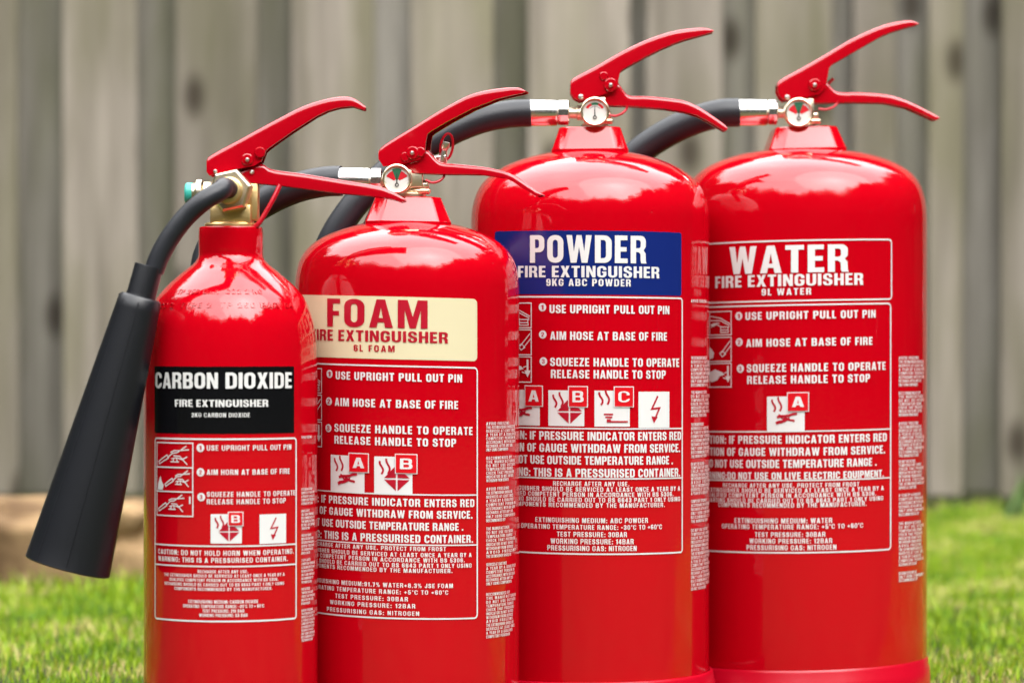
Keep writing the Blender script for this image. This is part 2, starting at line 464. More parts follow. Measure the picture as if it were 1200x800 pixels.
    G['W'] = (.90, [[[(.15, 0), (.36, 0), (.45, .58), (.54, 0), (.75, 0), (.90, 1), (.70, 1), (.635, .40), (.54, 1), (.36, 1), (.265, .40), (.20, 1), (0, 1)]]])
    G['X'] = (.62, [[[(0, 0), (.215, 0), (.31, .30), (.405, 0), (.62, 0), (.425, .51), (.60, 1), (.39, 1), (.31, .72), (.23, 1), (.02, 1), (.195, .51)]]])
    G['Y'] = (.60, [[[(.3 - S / 2, 0), (.3 + S / 2, 0), (.3 + S / 2, .40), (.60, 1), (.39, 1), (.30, .66), (.21, 1), (0, 1), (.3 - S / 2, .40)]]])
    G['Z'] = (.50, [[[(0, 0), (.5, 0), (.5, T), (.22, T), (.5, .86), (.5, 1), (.02, 1), (.02, 1 - T), (.27, 1 - T), (0, .15)]]])
    G['1'] = (.34, [[[(.135, 0), (.34, 0), (.34, 1), (.19, 1), (.10, .87), (0, .84), (0, .70), (.135, .70)]]])
    G['2'] = (.54, [[[(0, 0), (.54, 0), (.54, T), (.27, T), (.44, .42), (.53, .58)] + _arc(.29, .76, .25, .24, 0, 90) + _arc(.25, .76, .25, .24, 90, 180) + [(0, .64), (.195, .64)] + _arc(.265, .77, .07, .08, 180, 0) + [(.31, .58), (0, .16)]]])
    t3 = [(0, .34)] + _arc(.25, .24, .25, .24, 180, 270) + _arc(.30, .24, .24, .24, 270, 360) + [(.54, .38), (.46, .52), (.53, .64)] + _arc(.29, .77, .24, .23, 0, 90) + _arc(.25, .77, .25, .23, 90, 180) + [(0, .68), (.19, .68)] + _arc(.26, .79, .07, .06, 180, 0) + [(.33, .66), (.28, .60), (.18, .60), (.18, .45), (.28, .45), (.335, .38)] + _arc(.265, .22, .07, .065, 0, -180) + [(.195, .34)]
    G['3'] = (.54, [[t3]])
    G['4'] = (.56, [[[(.29, 0), (.48, 0), (.48, .2), (.56, .2), (.56, .36), (.48, .36), (.48, 1), (.26, 1), (0, .38), (0, .2), (.29, .2)], [(.155, .36), (.29, .36), (.29, .72)]]])
    G['5'] = (.54, [[[(0, .32)] + _arc(.25, .24, .25, .24, 180, 270) + _arc(.29, .24, .25, .24, 270, 360) + _arc(.30, .42, .24, .22, 0, 90) + [(.19, .60), (.2, .84), (.50, .84), (.50, 1), (.04, 1), (.01, .44), (.19, .44), (.27, .49)] + _arc(.27, .40, .075, .08, 90, 0)[1:] + _arc(.27, .23, .075, .08, 0, -180) + [(.195, .32)]]])
    six = [(.55, .70)] + _arc(.30, .77, .25, .23, 0, 90) + _arc(.25, .77, .25, .23, 90, 180) + _arc(.25, .24, .25, .24, 180, 270) + _arc(.30, .24, .25, .24, 270, 360) + _arc(.33, .42, .22, .19, 0, 90) + [(.20, .56)] + _arc(.275, .78, .075, .07, 180, 0) + [(.35, .70)]
    sixh = _rr(.2, .15, .35, .45, .07, .08)
    G['6'] = (.55, [[six, sixh]])
    G['9'] = (.55, [[[(.55 - a, 1 - b) for a, b in six], [(.55 - a, 1 - b) for a, b in sixh]]])
    G['7'] = (.50, [[[(.10, 0), (.31, 0), (.50, .86), (.50, 1), (0, 1), (0, .83), (.28, .83)]]])
    G['8'] = (.56, [[_arc(.25, .23, .25, .23, 180, 270) + _arc(.31, .23, .25, .23, 270, 360) + [(.56, .38), (.49, .52), (.54, .64)] + _arc(.31, .78, .23, .22, 0, 90) + _arc(.25, .78, .23, .22, 90, 180) + [(.02, .64), (.07, .52), (0, .38)], _rr(.2, .14, .36, .43, .07, .07), _rr(.2, .60, .36, .86, .07, .07)]])
    sq = lambda x, y: [[(x, y), (x + .19, y), (x + .19, y + .19), (x, y + .19)]]
    G['.'] = (.19, [sq(0, 0)]); G[':'] = (.19, [sq(0, 0), sq(0, .5)])
    G[','] = (.19, [[[(0, 0), (.05, -.16), (.14, -.16), (.19, .19), (0, .19)]]])
    G['-'] = (.34, [[[(0, .36), (.34, .36), (.34, .54), (0, .54)]]])
    G['+'] = (.5, [[[(0, .36), (.17, .36), (.17, .18), (.33, .18), (.33, .36), (.5, .36), (.5, .52), (.33, .52), (.33, .70), (.17, .70), (.17, .52), (0, .52)]]])
    G['%'] = (.7, [[_rr(0, .5, .3, 1, .12, .15), _rr(.1, .62, .2, .88, .04, .06)], [_rr(.4, 0, .7, .5, .12, .15), _rr(.5, .12, .6, .38, .04, .06)], [[(.12, 0), (.22, 0), (.58, 1), (.48, 1)]]])
    G['°'] = (.26, [[_rr(0, .66, .26, 1, .12, .15), _rr(.08, .76, .18, .90, .04, .06)]])
    return G
from mathutils.geometry import tessellate_polygon
GLYPH, GLYPH_FINE = {}, {}
def _fill(loops):
    pts = [p for l in loops for p in l]
    tri = tessellate_polygon([[Vector((a, b, 0)) for a, b in l] for l in loops])
    out = []
    for t in tri:
        a, b, c = (pts[i] for i in t)
        ar = (b[0] - a[0]) * (c[1] - a[1]) - (c[0] - a[0]) * (b[1] - a[1])
        if abs(ar) < 1e-9: continue
        out.append(tuple(t) if ar > 0 else tuple(t)[::-1])
    return pts, out
for book, weights in ((GLYPH, (SW, BW)), (GLYPH_FINE, (0.165, 0.135))):
    for ch, (wd_, pieces) in _glyphs(*weights).items():
        V_, F_ = [], []
        for loops in pieces:
            p_, f_ = _fill(loops)
            F_ += [tuple(i + len(V_) for i in q) for q in f_]; V_ += p_
        book[ch] = (wd_, V_, F_)

def fit_text(s, w, h, bold=0.2, track=1.08, spread=0.55):
    """letters filling a box w x h (baseline to cap height), origin at the box centre;
    track widens the gaps, a wide fit opens the gaps rather than only stretching the letters"""
    GL = GLYPH if bold >= 0.2 else GLYPH_FINE        # small print is set in the finer weight
    gap0 = (0.10 if bold >= 0.2 else 0.15) * (track / 1.08) ** 4
    nat = lambda g: sum(GL[c][0] if c != ' ' else 0.22 for c in s) + g * (len(s) - 1)
    k = (w / h) / nat(gap0)
    gap = gap0
    if k > 1.0 and len(s) > 1:                 # wide setting: split the surplus between gaps and letters
        want = (w / h) / (1 + (k - 1) * spread)
        gap = gap0 + (want - nat(gap0)) / (len(s) - 1)
    xs = (w / h) / nat(gap)
    V_, F_ = [], []
    x = 0.0
    for c in s:
        if c == ' ':
            x += 0.22 + gap; continue
        wd_, v, f = GL[c]
        F_ += [tuple(i + len(V_) for i in q) for q in f]
        V_ += [((x + a) * xs, b) for a, b in v]
        x += wd_ + gap
    v = np.array(V_)
    v[:, 0] = v[:, 0] * h - w / 2
    v[:, 1] = (v[:, 1] - 0.5) * h
    return v, F_

def rrect(x0, y0, x1, y1, r_, n=5):
    pts = []
    for (cx_, cy_, a0) in ((x1 - r_, y0 + r_, -90), (x1 - r_, y1 - r_, 0), (x0 + r_, y1 - r_, 90), (x0 + r_, y0 + r_, 180)):
        for k in range(n + 1):
            a = R(a0 + 90 * k / n)
            pts.append((cx_ + r_ * math.cos(a), cy_ + r_ * math.sin(a)))
    return pts

def ring_faces(outer, inner):
    n = len(outer)
    v = list(outer) + list(inner)
    f = [(k, (k + 1) % n, n + (k + 1) % n, n + k) for k in range(n)]
    return v, f

def stroke2d(pts, w, closed=False):
    """ribbon of width w along a polyline, mitred"""
    P = [np.array(p, float) for p in pts]
    n = len(P)
    L, Rr = [], []
    for i in range(n):
        if closed:
            a, b = P[(i - 1) % n], P[(i + 1) % n]
        else:
            a, b = P[max(i - 1, 0)], P[min(i + 1, n - 1)]
        d1 = P[i] - a; d2 = b - P[i]
        if np.linalg.norm(d1) < 1e-12: d1 = d2
        if np.linalg.norm(d2) < 1e-12: d2 = d1
        d1 = d1 / np.linalg.norm(d1); d2 = d2 / np.linalg.norm(d2)
        t = d1 + d2
        if np.linalg.norm(t) < 0.3: t = d1
        t = t / np.linalg.norm(t)
        nn = np.array((-t[1], t[0]))
        c = max(0.5, abs(np.dot(nn, np.array((-d1[1], d1[0])))))
        L.append(P[i] + nn * w / 2 / c); Rr.append(P[i] - nn * w / 2 / c)
    v = L + Rr
    f = []
    for i in range(n if closed else n - 1):
        j = (i + 1) % n
        f.append((n + i, n + j, j, i))
    return v, f

class Blocks:
    """the lettering of one instruction label, block by block as the ruled lines divide it"""
    def __init__(self, y1, y2, y3):
        self.y = (y1, y2, y3)
        self.mb = [MB(), MB(), MB(), MB()]
    def at(self, y):
        return self.mb[sum(y > q for q in self.y)]
    def build(self, parent):
        for nm, mb in zip(('step_lettering', 'caution_lettering', 'service_lettering', 'pressure_lettering'), self.mb):
            mb.build(nm, parent, smooth=False)

class Wrap:
    """prints flat artwork on the cylinder wall of one extinguisher"""
    def __init__(self, ex, centre_px, skew_deg=0.0):
        self.ex = ex
        self.r = ex.r
        self.sk = math.tan(R(skew_deg))
        self.uc = ex.ray(centre_px, 500)[0]
    def uz(self, px, py):
        """photo pixel -> printed artwork coordinates (u along the wall, v height, skew taken out)"""
        u, z = self.ex.ray(px, py)
        return u, z + self.sk * (u - self.uc)
    def place(self, mb, mat, v, f, layer):
        v = np.array(v, float)
        bm = bmesh.new()
        vv = [bm.verts.new((p[0], p[1], 0)) for p in v]
        for q in f:
            try: bm.faces.new([vv[i] for i in q])
            except ValueError: pass
        if len(v):
            u0, u1 = v[:, 0].min(), v[:, 0].max()
            # cut wide faces so that they follow the curve
            step = 0.0022
            wmax = max((max(v[i][0] for i in q) - min(v[i][0] for i in q)) for q in f)
            if wmax > 0.004:
                x = math.ceil(u0 / step) * step
                while x < u1:
                    bmesh.ops.bisect_plane(bm, geom=bm.verts[:] + bm.edges[:] + bm.faces[:], plane_co=(x, 0, 0), plane_no=(1, 0, 0), dist=1e-7)
                    x += step
        bm.verts.ensure_lookup_table()
        for i, q in enumerate(bm.verts): q.index = i
        rr_ = self.r + 0.00015 + 0.00018 * layer
        out = []
        for q in bm.verts:
            u, z = q.co.x, q.co.y - self.sk * (q.co.x - self.uc)
            th = u / self.r
            out.append((rr_ * math.sin(th), -rr_ * math.cos(th), z))
        mb.add(out, [[x.index for x in q.verts] for q in bm.faces], mat)
        bm.free()
    def text(self, mb, mat, s, xl, xr, yt, yb, xref=None, layer=2, bold=0.2, track=1.08, spread=0.55):
        """xl may be None: the line is centred on the label"""
        ym = (yt + yb) / 2
        if xl is None:
            ur = self.uz(xr, ym)[0]; ul = 2 * self.uc - ur
        elif xr is None:
            ul = self.uz(xl, ym)[0]; ur = 2 * self.uc - ul
        else:
            ul = self.uz(xl, ym)[0]; ur = self.uz(xr, ym)[0]
        if xref is None:
            xref = self.ex.px_of((ul + ur) / 2)
        z1 = self.uz(xref, yt)[1]; z0 = self.uz(xref, yb)[1]
        v, f = fit_text(s, ur - ul, z1 - z0, bold, track, spread)
        v[:, 0] += (ul + ur) / 2; v[:, 1] += (z0 + z1) / 2
        self.place(mb, mat, v, f, layer)
    def rect(self, mb, mat, xl, yt, xr, yb, rad=0.0008, layer=0, xref=None):
        u0, u1 = self.edge_u(xl, xr)
        z1 = self.uz(xref or xr, yt)[1]; z0 = self.uz(xref or xr, yb)[1]
        p = rrect(u0, z0, u1, z1, rad)
        self.place(mb, mat, p, [tuple(range(len(p)))], layer)
        return u0, z0, u1, z1
    def edge_u(self, xl, xr):
        u1 = self.uz(xr, 450)[0] if xr is not None else None
        u0 = 2 * self.uc - u1 if xl is None else self.uz(xl, 450)[0]
        return u0, u1
    def frame(self, mb, mat, xl, yt, xr, yb, wpx=1.8, rad=0.0025, layer=1, xref=None):
        u0, u1 = self.edge_u(xl, xr)
        z1 = self.uz(xref or xr, yt)[1]; z0 = self.uz(xref or xr, yb)[1]
        w = wpx / self.ex.s
        o = rrect(u0, z0, u1, z1, rad); i = rrect(u0 + w, z0 + w, u1 - w, z1 - w, max(rad - w, 1e-4))
        v, f = ring_faces(o, i)
        self.place(mb, mat, v, f, layer)
        return u0, z0, u1, z1
    def hline(self, mb, mat, u0, u1, y, wpx=1.4, xref=None, layer=1):
        z = self.uz(xref, y)[1]; w = wpx / self.ex.s
        self.place(mb, mat, [(u0, z - w / 2), (u1, z - w / 2), (u1, z + w / 2), (u0, z + w / 2)], [(0, 1, 2, 3)], layer)
    def disc(self, mb, mat, px, py, rpx, layer=1):
        u, z = self.uz(px, py); r_ = rpx / self.ex.s
        p = [(u + r_ * math.cos(2 * math.pi * k / 24), z + r_ * math.sin(2 * math.pi * k / 24)) for k in range(24)]
        self.place(mb, mat, p, [tuple(range(24))], layer)
        return u, z, r_

# ------------------------------------------------------------------ one extinguisher
GROUP = 'fire extinguishers standing in a row on the lawn'
class Ext:
    def __init__(self, cx, rpx, Z, label):
        self.cx, self.Z = cx, Z
        self.s = F / Z
        self.X = (cx - CX) / self.s
        self.r = rpx / self.s
        self.root = bpy.data.objects.new('fire_extinguisher', None)
        self.root.empty_display_size = 0.05
        self.root.location = (self.X, Z, 0)
        col.objects.link(self.root)
        tag(self.root, label, 'fire extinguisher', GROUP)
    def p(self, px, py, dy=0.0):
        """photo pixel -> local point at depth dy from the axis (negative = towards the camera)"""
        Y = self.Z + dy
        return Vector(((px - CX) * Y / F - self.X, dy, H - (py - CY) * Y / F))
    def z(self, py):
        return H - (py - CY) / self.s
    def ray(self, px, py):
        dx, dz = (px - CX) / F, -(py - CY) / F
        a = dx * dx + 1; b = -2 * (dx * self.X + self.Z); c = self.X ** 2 + self.Z ** 2 - self.r ** 2
        disc = b * b - 4 * a * c
        if disc < 0: disc = 0
        t = (-b - math.sqrt(disc)) / (2 * a)
        x = dx * t - self.X; y = t - self.Z
        return math.atan2(x, -y) * self.r, H + dz * t
    def px_of(self, u):
        th = u / self.r
        x = self.r * math.sin(th) + self.X; y = self.Z - self.r * math.cos(th)
        return CX + F * x / y
    def st(self, tops, bots):
        """top and bottom outline in pixels -> stations for channel()"""
        xs = sorted(set([round(a[0], 2) for a in tops] + [round(b[0], 2) for b in bots]))
        tx, ty = zip(*tops); bx, by = zip(*bots)
        out = []
        for x in xs:
            out.append((self.p(x, 0).x, self.z(float(np.interp(x, tx, ty))), self.z(float(np.interp(x, bx, by)))))
        return out

def smooth_line(pts, n=5):
    return [(float(a[0]), float(a[1])) for a in catmull(pts, n)]

LAWN_Z = 0.0
def bottle(ex, prof_px, ring=True, ring_extra=0.004, ring_h=0.026, ring_tilt=0.0):
    """red pressure bottle from the outline in the photo"""
    mb = MB()
    prof = [(0.001, 0.012), (ex.r * 0.80, 0.012), (ex.r - 0.006, 0.015), (ex.r - 0.0015, 0.019), (ex.r, 0.026)]
    up = [(r_ / ex.s, ex.z(y)) for (r_, y) in prof_px]
    up = [(ex.r, up[0][1] - 0.02)] + up
    n0 = len(prof)
    z0 = 0.03; z1 = up[0][1]
    prof += [(ex.r, z0 + (z1 - z0) * k / 6) for k in range(6)]
    prof += [tuple(q) for q in catmull(up, 6)]
    lathe(mb, 'red', (0, 0, 0), (0, 0, 1), prof, 128)
    o = mb.build('bottle', ex.root, angle=50)
    if ring:
        rb = MB(); a = ex.r + ring_extra
        lathe(rb, 'red_plastic', (0, 0, 0), (0, 0, 1),
              [(ex.r - 0.004, 0.0), (a - 0.001, 0.0), (a, 0.0015), (a - 0.0003, ring_h - 0.008), (a - 0.0012, ring_h - 0.0065), (a - 0.0012, ring_h - 0.002),
               (a - 0.002, ring_h - 0.0005), (ex.r + 0.0008, ring_h), (ex.r + 0.0003, ring_h - 0.004)], 96, cap1=False)
        r_ = rb.build('base_ring', ex.root, angle=40)
        r_.rotation_euler = (0, -R(ring_tilt), 0)
        r_.location = (0, 0, 0.0)
    return o

def collar(ex, yb, yt, wb, wt, tilt=0.0, yaw=0.0):
    """chamfered square neck collar narrowing upwards"""
    def ring(w, z, ch=0.32):
        c = w * ch; pts = []
        cor = [(w, -w + c), (w, w - c), (w - c, w), (-w + c, w), (-w, w - c), (-w, -w + c), (-w + c, -w), (w - c, -w)]
        n = len(cor); out = []
        for i in range(n):
            a, b, d = np.array(cor[i - 1]), np.array(cor[i]), np.array(cor[(i + 1) % n])
            rr = 0.0016
            p1 = b + (a - b) / np.linalg.norm(a - b) * rr; p2 = b + (d - b) / np.linalg.norm(d - b) * rr
            for t in (0, .33, .67, 1):
                q = (1 - t) ** 2 * p1 + 2 * t * (1 - t) * b + t * t * p2
                out.append((q[0], q[1], z))
        return out
    z0, z1 = ex.z(yb), ex.z(yt)
    wb /= ex.s; wt /= ex.s
    rings = [ring(wb, z0 - 0.004), ring(wb, z0 + 0.0006), ring(wb - 0.0006, z0 + 0.0016), ring(wt + 0.0005, z1 - 0.0022), ring(wt, z1 - 0.0006), ring(wt - 0.0007, z1), ring(wt * 0.6, z1 + 0.0002)]
    N = len(rings[0]); vs_ = [p for r_ in rings for p in r_]; fs = []
    for i in range(len(rings) - 1):
        for k in range(N):
            k2 = (k + 1) % N
            fs.append((i * N + k, i * N + k2, (i + 1) * N + k2, (i + 1) * N + k))
    fs.append(tuple((len(rings) - 1) * N + k for k in range(N)))
    mb = MB(); 
    zc = (z0 + z1) / 2
    mb.add([(x, y, z - zc) for (x, y, z) in vs_], fs, 'red')
    o = mb.build('neck_collar', ex.root, angle=22)
    o.location = (0, 0, zc)
    o.rotation_euler = (0, -R(tilt), R(yaw))

def rivet(ex, parent, px, py, dy, rpx, mat='steel'):
    mb = MB(); r_ = rpx / ex.s
    lathe(mb, mat, ex.p(px, py, dy + 0.0008), (0, -1, 0), [(r_, 0), (r_, 0.0014), (r_ * 0.75, 0.002), (r_ * 0.2, 0.0022)], 20)
    return mb.build('rivet', parent)

def levers(ex, ltop, lbot, htop, hbot, piv, rivs, w=0.0105, yaw=0.0, lobe=None):
    # lever
    mb = MB()
    channel(mb, 'red_metal', ex.st(ltop, lbot), w, rr=0.0032, wend=w * 0.72)
    lv = mb.build('squeeze_lever', ex.root, angle=32)
    # round pivot boss on the cheek of the lever
    bb = MB(); rb = piv[2] / ex.s
    lathe(bb, 'red_metal', ex.p(piv[0], piv[1], -w + 0.001), (0, -1, 0), [(rb, 0), (rb, 0.0022), (rb * 0.85, 0.003), (rb * 0.1, 0.003)], 28)
    if lobe:
        for (a, b, c) in lobe:
            rb2 = c / ex.s
            lathe(bb, 'red_metal', ex.p(a, b, -w + 0.001), (0, -1, 0), [(rb2, 0), (rb2, 0.0016), (rb2 * 0.85, 0.0021), (rb2 * 0.1, 0.0021)], 28)
    bo = bb.build('pivot_boss', lv)
    for (a, b, c, d) in rivs:
        rivet(ex, lv, a, b, -w - d, c)
    hb = MB()
    channel(hb, 'red_metal', ex.st(htop, hbot), w - 0.0026, rr=0.003, wend=w * 0.8)
    hd = hb.build('carry_handle', ex.root, angle=32)
    return lv, hd

def gauge(ex, px, py, rpx, dy, style):
    c = ex.p(px, py, dy); r_ = rpx * (ex.Z + dy) / F
    mb = MB()
    lathe(mb, 'nickel', c, (0, -1, 0), [(r_ * 0.45, -0.014), (r_ * 0.45, -0.001), (r_ * 0.96, 0), (r_, 0.001), (r_, 0.0065), (r_ * 0.97, 0.0078), (r_ * 0.90, 0.0083), (r_ * 0.83, 0.0078), (r_ * 0.80, 0.0060)], 48, cap1=False)
    g = mb.build('pressure_gauge', ex.root)
    yy = c.y - 0.0062
    d = MB(); n = 40; rd = r_ * 0.815
    d.add([(c.x + rd * math.cos(2 * math.pi * k / n), yy, c.z + rd * math.sin(2 * math.pi * k / n)) for k in range(n)], [tuple(range(n))], 'dial_white')
    def sector(a0, a1, r0, r1, mat, lay):
        m_ = 14; vs_ = []
        for k in range(m_ + 1):
            a = R(90 - (a0 + (a1 - a0) * k / m_))
            for q in (r0, r1):
                vs_.append((c.x + q * rd * math.cos(a), yy - 0.00012 * lay, c.z - (0.28 * rd if style == 'fan' else 0.12 * rd) + q * rd * math.sin(a)))
        d.add(vs_, [(2 * k, 2 * k + 1, 2 * k + 3, 2 * k + 2) for k in range(m_)], mat)
    if style == 'fan':
        sector(-62, -21, 0.25, 0.98, 'dial_red', 1)
        sector(-21, 21, 0.18, 1.12, 'dial_green', 2)
        sector(21, 62, 0.25, 0.98, 'dial_red', 1)
    else:
        sector(-60, -22, 0.66, 0.88, 'dial_red', 1)
        sector(-22, 22, 0.66, 0.88, 'dial_green', 1)
        sector(22, 60, 0.66, 0.88, 'dial_red', 1)
        sector(-50, 50, 0.52, 0.56, 'dial_black', 1)
        # the small zero mark under the needle
        v, f = fit_text('0', rd * 0.26, rd * 0.34, 0.1)
    d.build('dial', g, smooth=False)
    nd = MB(); zc = c.z - rd * 0.42
    nd.add([(c.x - rd * 0.05, yy - 0.0006, zc), (c.x + rd * 0.05, yy - 0.0006, zc), (c.x + rd * 0.015, yy - 0.0006, c.z + rd * 0.5), (c.x - rd * 0.015, yy - 0.0006, c.z + rd * 0.5)], [(0, 1, 2, 3)], 'dial_black')
    n = 20; ro = rd * 0.17; ri = rd * 0.09
    o_ = [(c.x + ro * math.cos(2 * math.pi * k / n), yy - 0.0008, zc - rd * 0.1 + ro * math.sin(2 * math.pi * k / n)) for k in range(n)]
    i_ = [(c.x + ri * math.cos(2 * math.pi * k / n), yy - 0.0008, zc - rd * 0.1 + ri * math.sin(2 * math.pi * k / n)) for k in range(n)]
    v, f = ring_faces(o_, i_); nd.add(v, f, 'dial_black')
    nd.build('needle', g, smooth=False)
    return g

def valve_body(ex, cx, ytop, ybot, wpx, mat='nickel'):
    mb = MB(); w = wpx / ex.s
    x = ex.p(cx, 0).x
    z1, z0 = ex.z(ytop), ex.z(ybot)
    h = z1 - z0
    lathe(mb, mat, (x, 0, z0 - 0.003), (0, 0, 1), [(w * 1.45, 0), (w * 1.45, 0.0055), (w * 1.25, 0.0068), (w * 0.95, 0.0075), (w * 0.95, h * 0.45), (w * 1.15, h * 0.5), (w * 1.15, h * 0.7), (w * 0.8, h * 0.75), (w * 0.8, h)], 28)
    box(mb, mat, (x, 0.0, z0 + h * 0.62), (w * 2.3, 0.017, h * 0.62), 0.0012)
    # side bosses seen beside the gauge
    lathe(mb, mat, (x, 0, z0 + h * 0.35), (1, 0, 0.15), [(w * 0.5, 0), (w * 0.5, w * 1.55), (w * 0.42, w * 1.7), (w * 0.2, w * 1.75)], 18)
    lathe(mb, mat, (x, -0.004, z0 + h * 0.2), (1, -0.4, 0), [(w * 0.3, 0), (w * 0.3, w * 1.9), (w * 0.2, w * 2.0)], 14)
    return mb.build('valve', ex.root, angle=30)

def hose(ex, pts, xf0, xf1, xn1, xend, yc, rh, dyf):
    """hose with plated ferrule and nut; xf0..xf1 ferrule, xf1..xn1 nut, xn1..xend stem (photo pixels)"""
    hb = MB()
    tube(hb, 'rubber', pts, rh, 28, 12)
    ho = hb.build('hose', ex.root)
    fb = MB()
    a = ex.p(xf0, yc, dyf); L1 = (xf1 - xf0) / ex.s
    r_ = 15.6 / ex.s
    lathe(fb, 'chrome', a, (1, 0, 0), [(rh * 0.99, 0.0004), (r_ * 0.98, 0), (r_, 0.0006), (r_, L1 * 0.62), (r_ * 0.985, L1 * 0.66), (r_ * 0.985, L1 * 0.94), (r_ * 0.93, L1)], 40)
    fb.build('ferrule', ho, angle=30)
    nb = MB(); b = ex.p(xf1, yc, dyf); L2 = (xn1 - xf1) / ex.s; L3 = (xend - xn1) / ex.s
    lathe(nb, 'chrome', b, (1, 0, 0), [(r_ * 0.82, 0), (r_ * 0.95, 0.0008), (r_ * 0.95, L2 - 0.0008), (r_ * 0.82, L2)], 12, phase=R(15))
    lathe(nb, 'nickel', ex.p(xn1, yc, dyf), (1, 0, 0), [(r_ * 0.42, -0.001), (r_ * 0.42, L3 * 0.5), (r_ * 0.55, L3 * 0.55), (r_ * 0.55, L3)], 24)
    nb.build('hose_nut', ho, angle=25)
    return ho

# ---- label artwork -------------------------------------------------------
def flame_smoke(W, mb, u, z, k, mat):
    for (ox, oy, sc) in ((-0.30, 0.22, 1.0), (-0.12, 0.27, 1.15)):
        pts = [(u + k * (ox + 0.05 * math.sin(t * 5.2)), z + k * (oy - 0.22 * sc + t * 0.36 * sc)) for t in np.linspace(0, 1, 9)]
        v, f = stroke2d(pts, k * 0.055)
        W.place(mb, mat, v, f, 2)

def hazard(W, xl, yt, xr, yb, kind, bx=None, letter=None, xref=None):
    """white square with a red symbol and the class letter in its red corner box"""
    mb = MB()
    u0, z0, u1, z1 = W.rect(mb, 'white_print', xl, yt, xr, yb, 0.0003, 1, xref)
    cu, cz, k = (u0 + u1) / 2, (z0 + z1) / 2, min(u1 - u0, z1 - z0)
    if kind == 'A':
        flame_smoke(W, mb, cu - 0.05 * k, cz + 0.06 * k, k, 'dark_red_print')
        for (a, b, wd) in (((-0.25, -0.10), (0.33, 0.0), 0.07), ((-0.28, -0.28), (0.12, -0.14), 0.08), ((-0.05, -0.12), (0.26, -0.22), 0.06), ((-0.2, -0.02), (-0.02, -0.2), 0.05)):
            pts = [(cu + k * (a[0] + (b[0] - a[0]) * t), cz + k * (a[1] + (b[1] - a[1]) * t + 0.012 * math.sin(9 * t))) for t in np.linspace(0, 1, 6)]
            v, f = stroke2d(pts, k * wd)
            W.place(mb, 'dark_red_print', v, f, 2 + (wd > 0.065))
    elif kind == 'B':
        flame_smoke(W, mb, cu - 0.02 * k, cz + 0.02 * k, k, 'dark_red_print')
        dx, dz = cu + 0.10 * k, cz - 0.10 * k
        for sxx, szz in ((1, 1), (-1, 1), (-1, -1), (1, -1)):
            g = 0.022 * k
            P = [(dx + sxx * g, dz + szz * g), (dx + sxx * 0.35 * k, dz + szz * g), (dx + sxx * g, dz + szz * 0.33 * k)]
            if sxx * szz < 0: P = P[::-1]
            W.place(mb, 'dark_red_print', P, [(0, 1, 2)], 2)
        v, f = stroke2d([(dx - 0.24 * k, dz + 0.10 * k), (dx - 0.05 * k, dz + 0.30 * k), (dx + 0.05 * k, dz + 0.24 * k)], k * 0.05)
        W.place(mb, 'dark_red_print', v, f, 3)
    elif kind == 'C':
        flame_smoke(W, mb, cu - 0.02 * k, cz + 0.10 * k, k, 'dark_red_print')
        for (a, b, y, wd) in ((-0.24, 0.02, -0.16, 0.05), (-0.20, 0.0, -0.24, 0.05), (-0.16, -0.04, -0.32, 0.06), (-0.16, 0.44, -0.36, 0.045)):
            v, f = stroke2d([(cu + a * k, cz + y * k), (cu + b * k, cz + y * k)], wd * k)
            W.place(mb, 'dark_red_print', v, f, 2 + (y < -0.35))
    elif kind == 'E':
        P = [(0.10, 0.38), (-0.10, 0.02), (0.16, 0.05), (0.0, -0.26)]
        v, f = stroke2d([(cu + a * k, cz + b * k) for a, b in P], 0.055 * k)
        W.place(mb, 'dark_red_print', v, f, 2)
        P = [(cu - 0.03 * k, cz - 0.38 * k), (cu + 0.10 * k, cz - 0.20 * k), (cu - 0.11 * k, cz - 0.18 * k)]
        W.place(mb, 'dark_red_print', P, [(0, 1, 2)], 2)
    if bx:
        W.rect(mb, 'white_print', bx[0], bx[1], bx[2], bx[3], 0.0002, 4, xref)
        W.rect(mb, 'red_print', bx[0] + 1.0, bx[1] + 1.0, bx[2] - 1.0, bx[3] - 1.0, 0.0002, 5, xref)
        h = bx[3] - bx[1]; mx_ = (bx[0] + bx[2]) / 2; wl = (bx[2] - bx[0]) * 0.28
        W.text(mb, 'white_print', letter, mx_ - wl, mx_ + wl, bx[1] + h * 0.23, bx[3] - h * 0.24, xref=xref, layer=6, bold=0.16, track=1)
    return mb

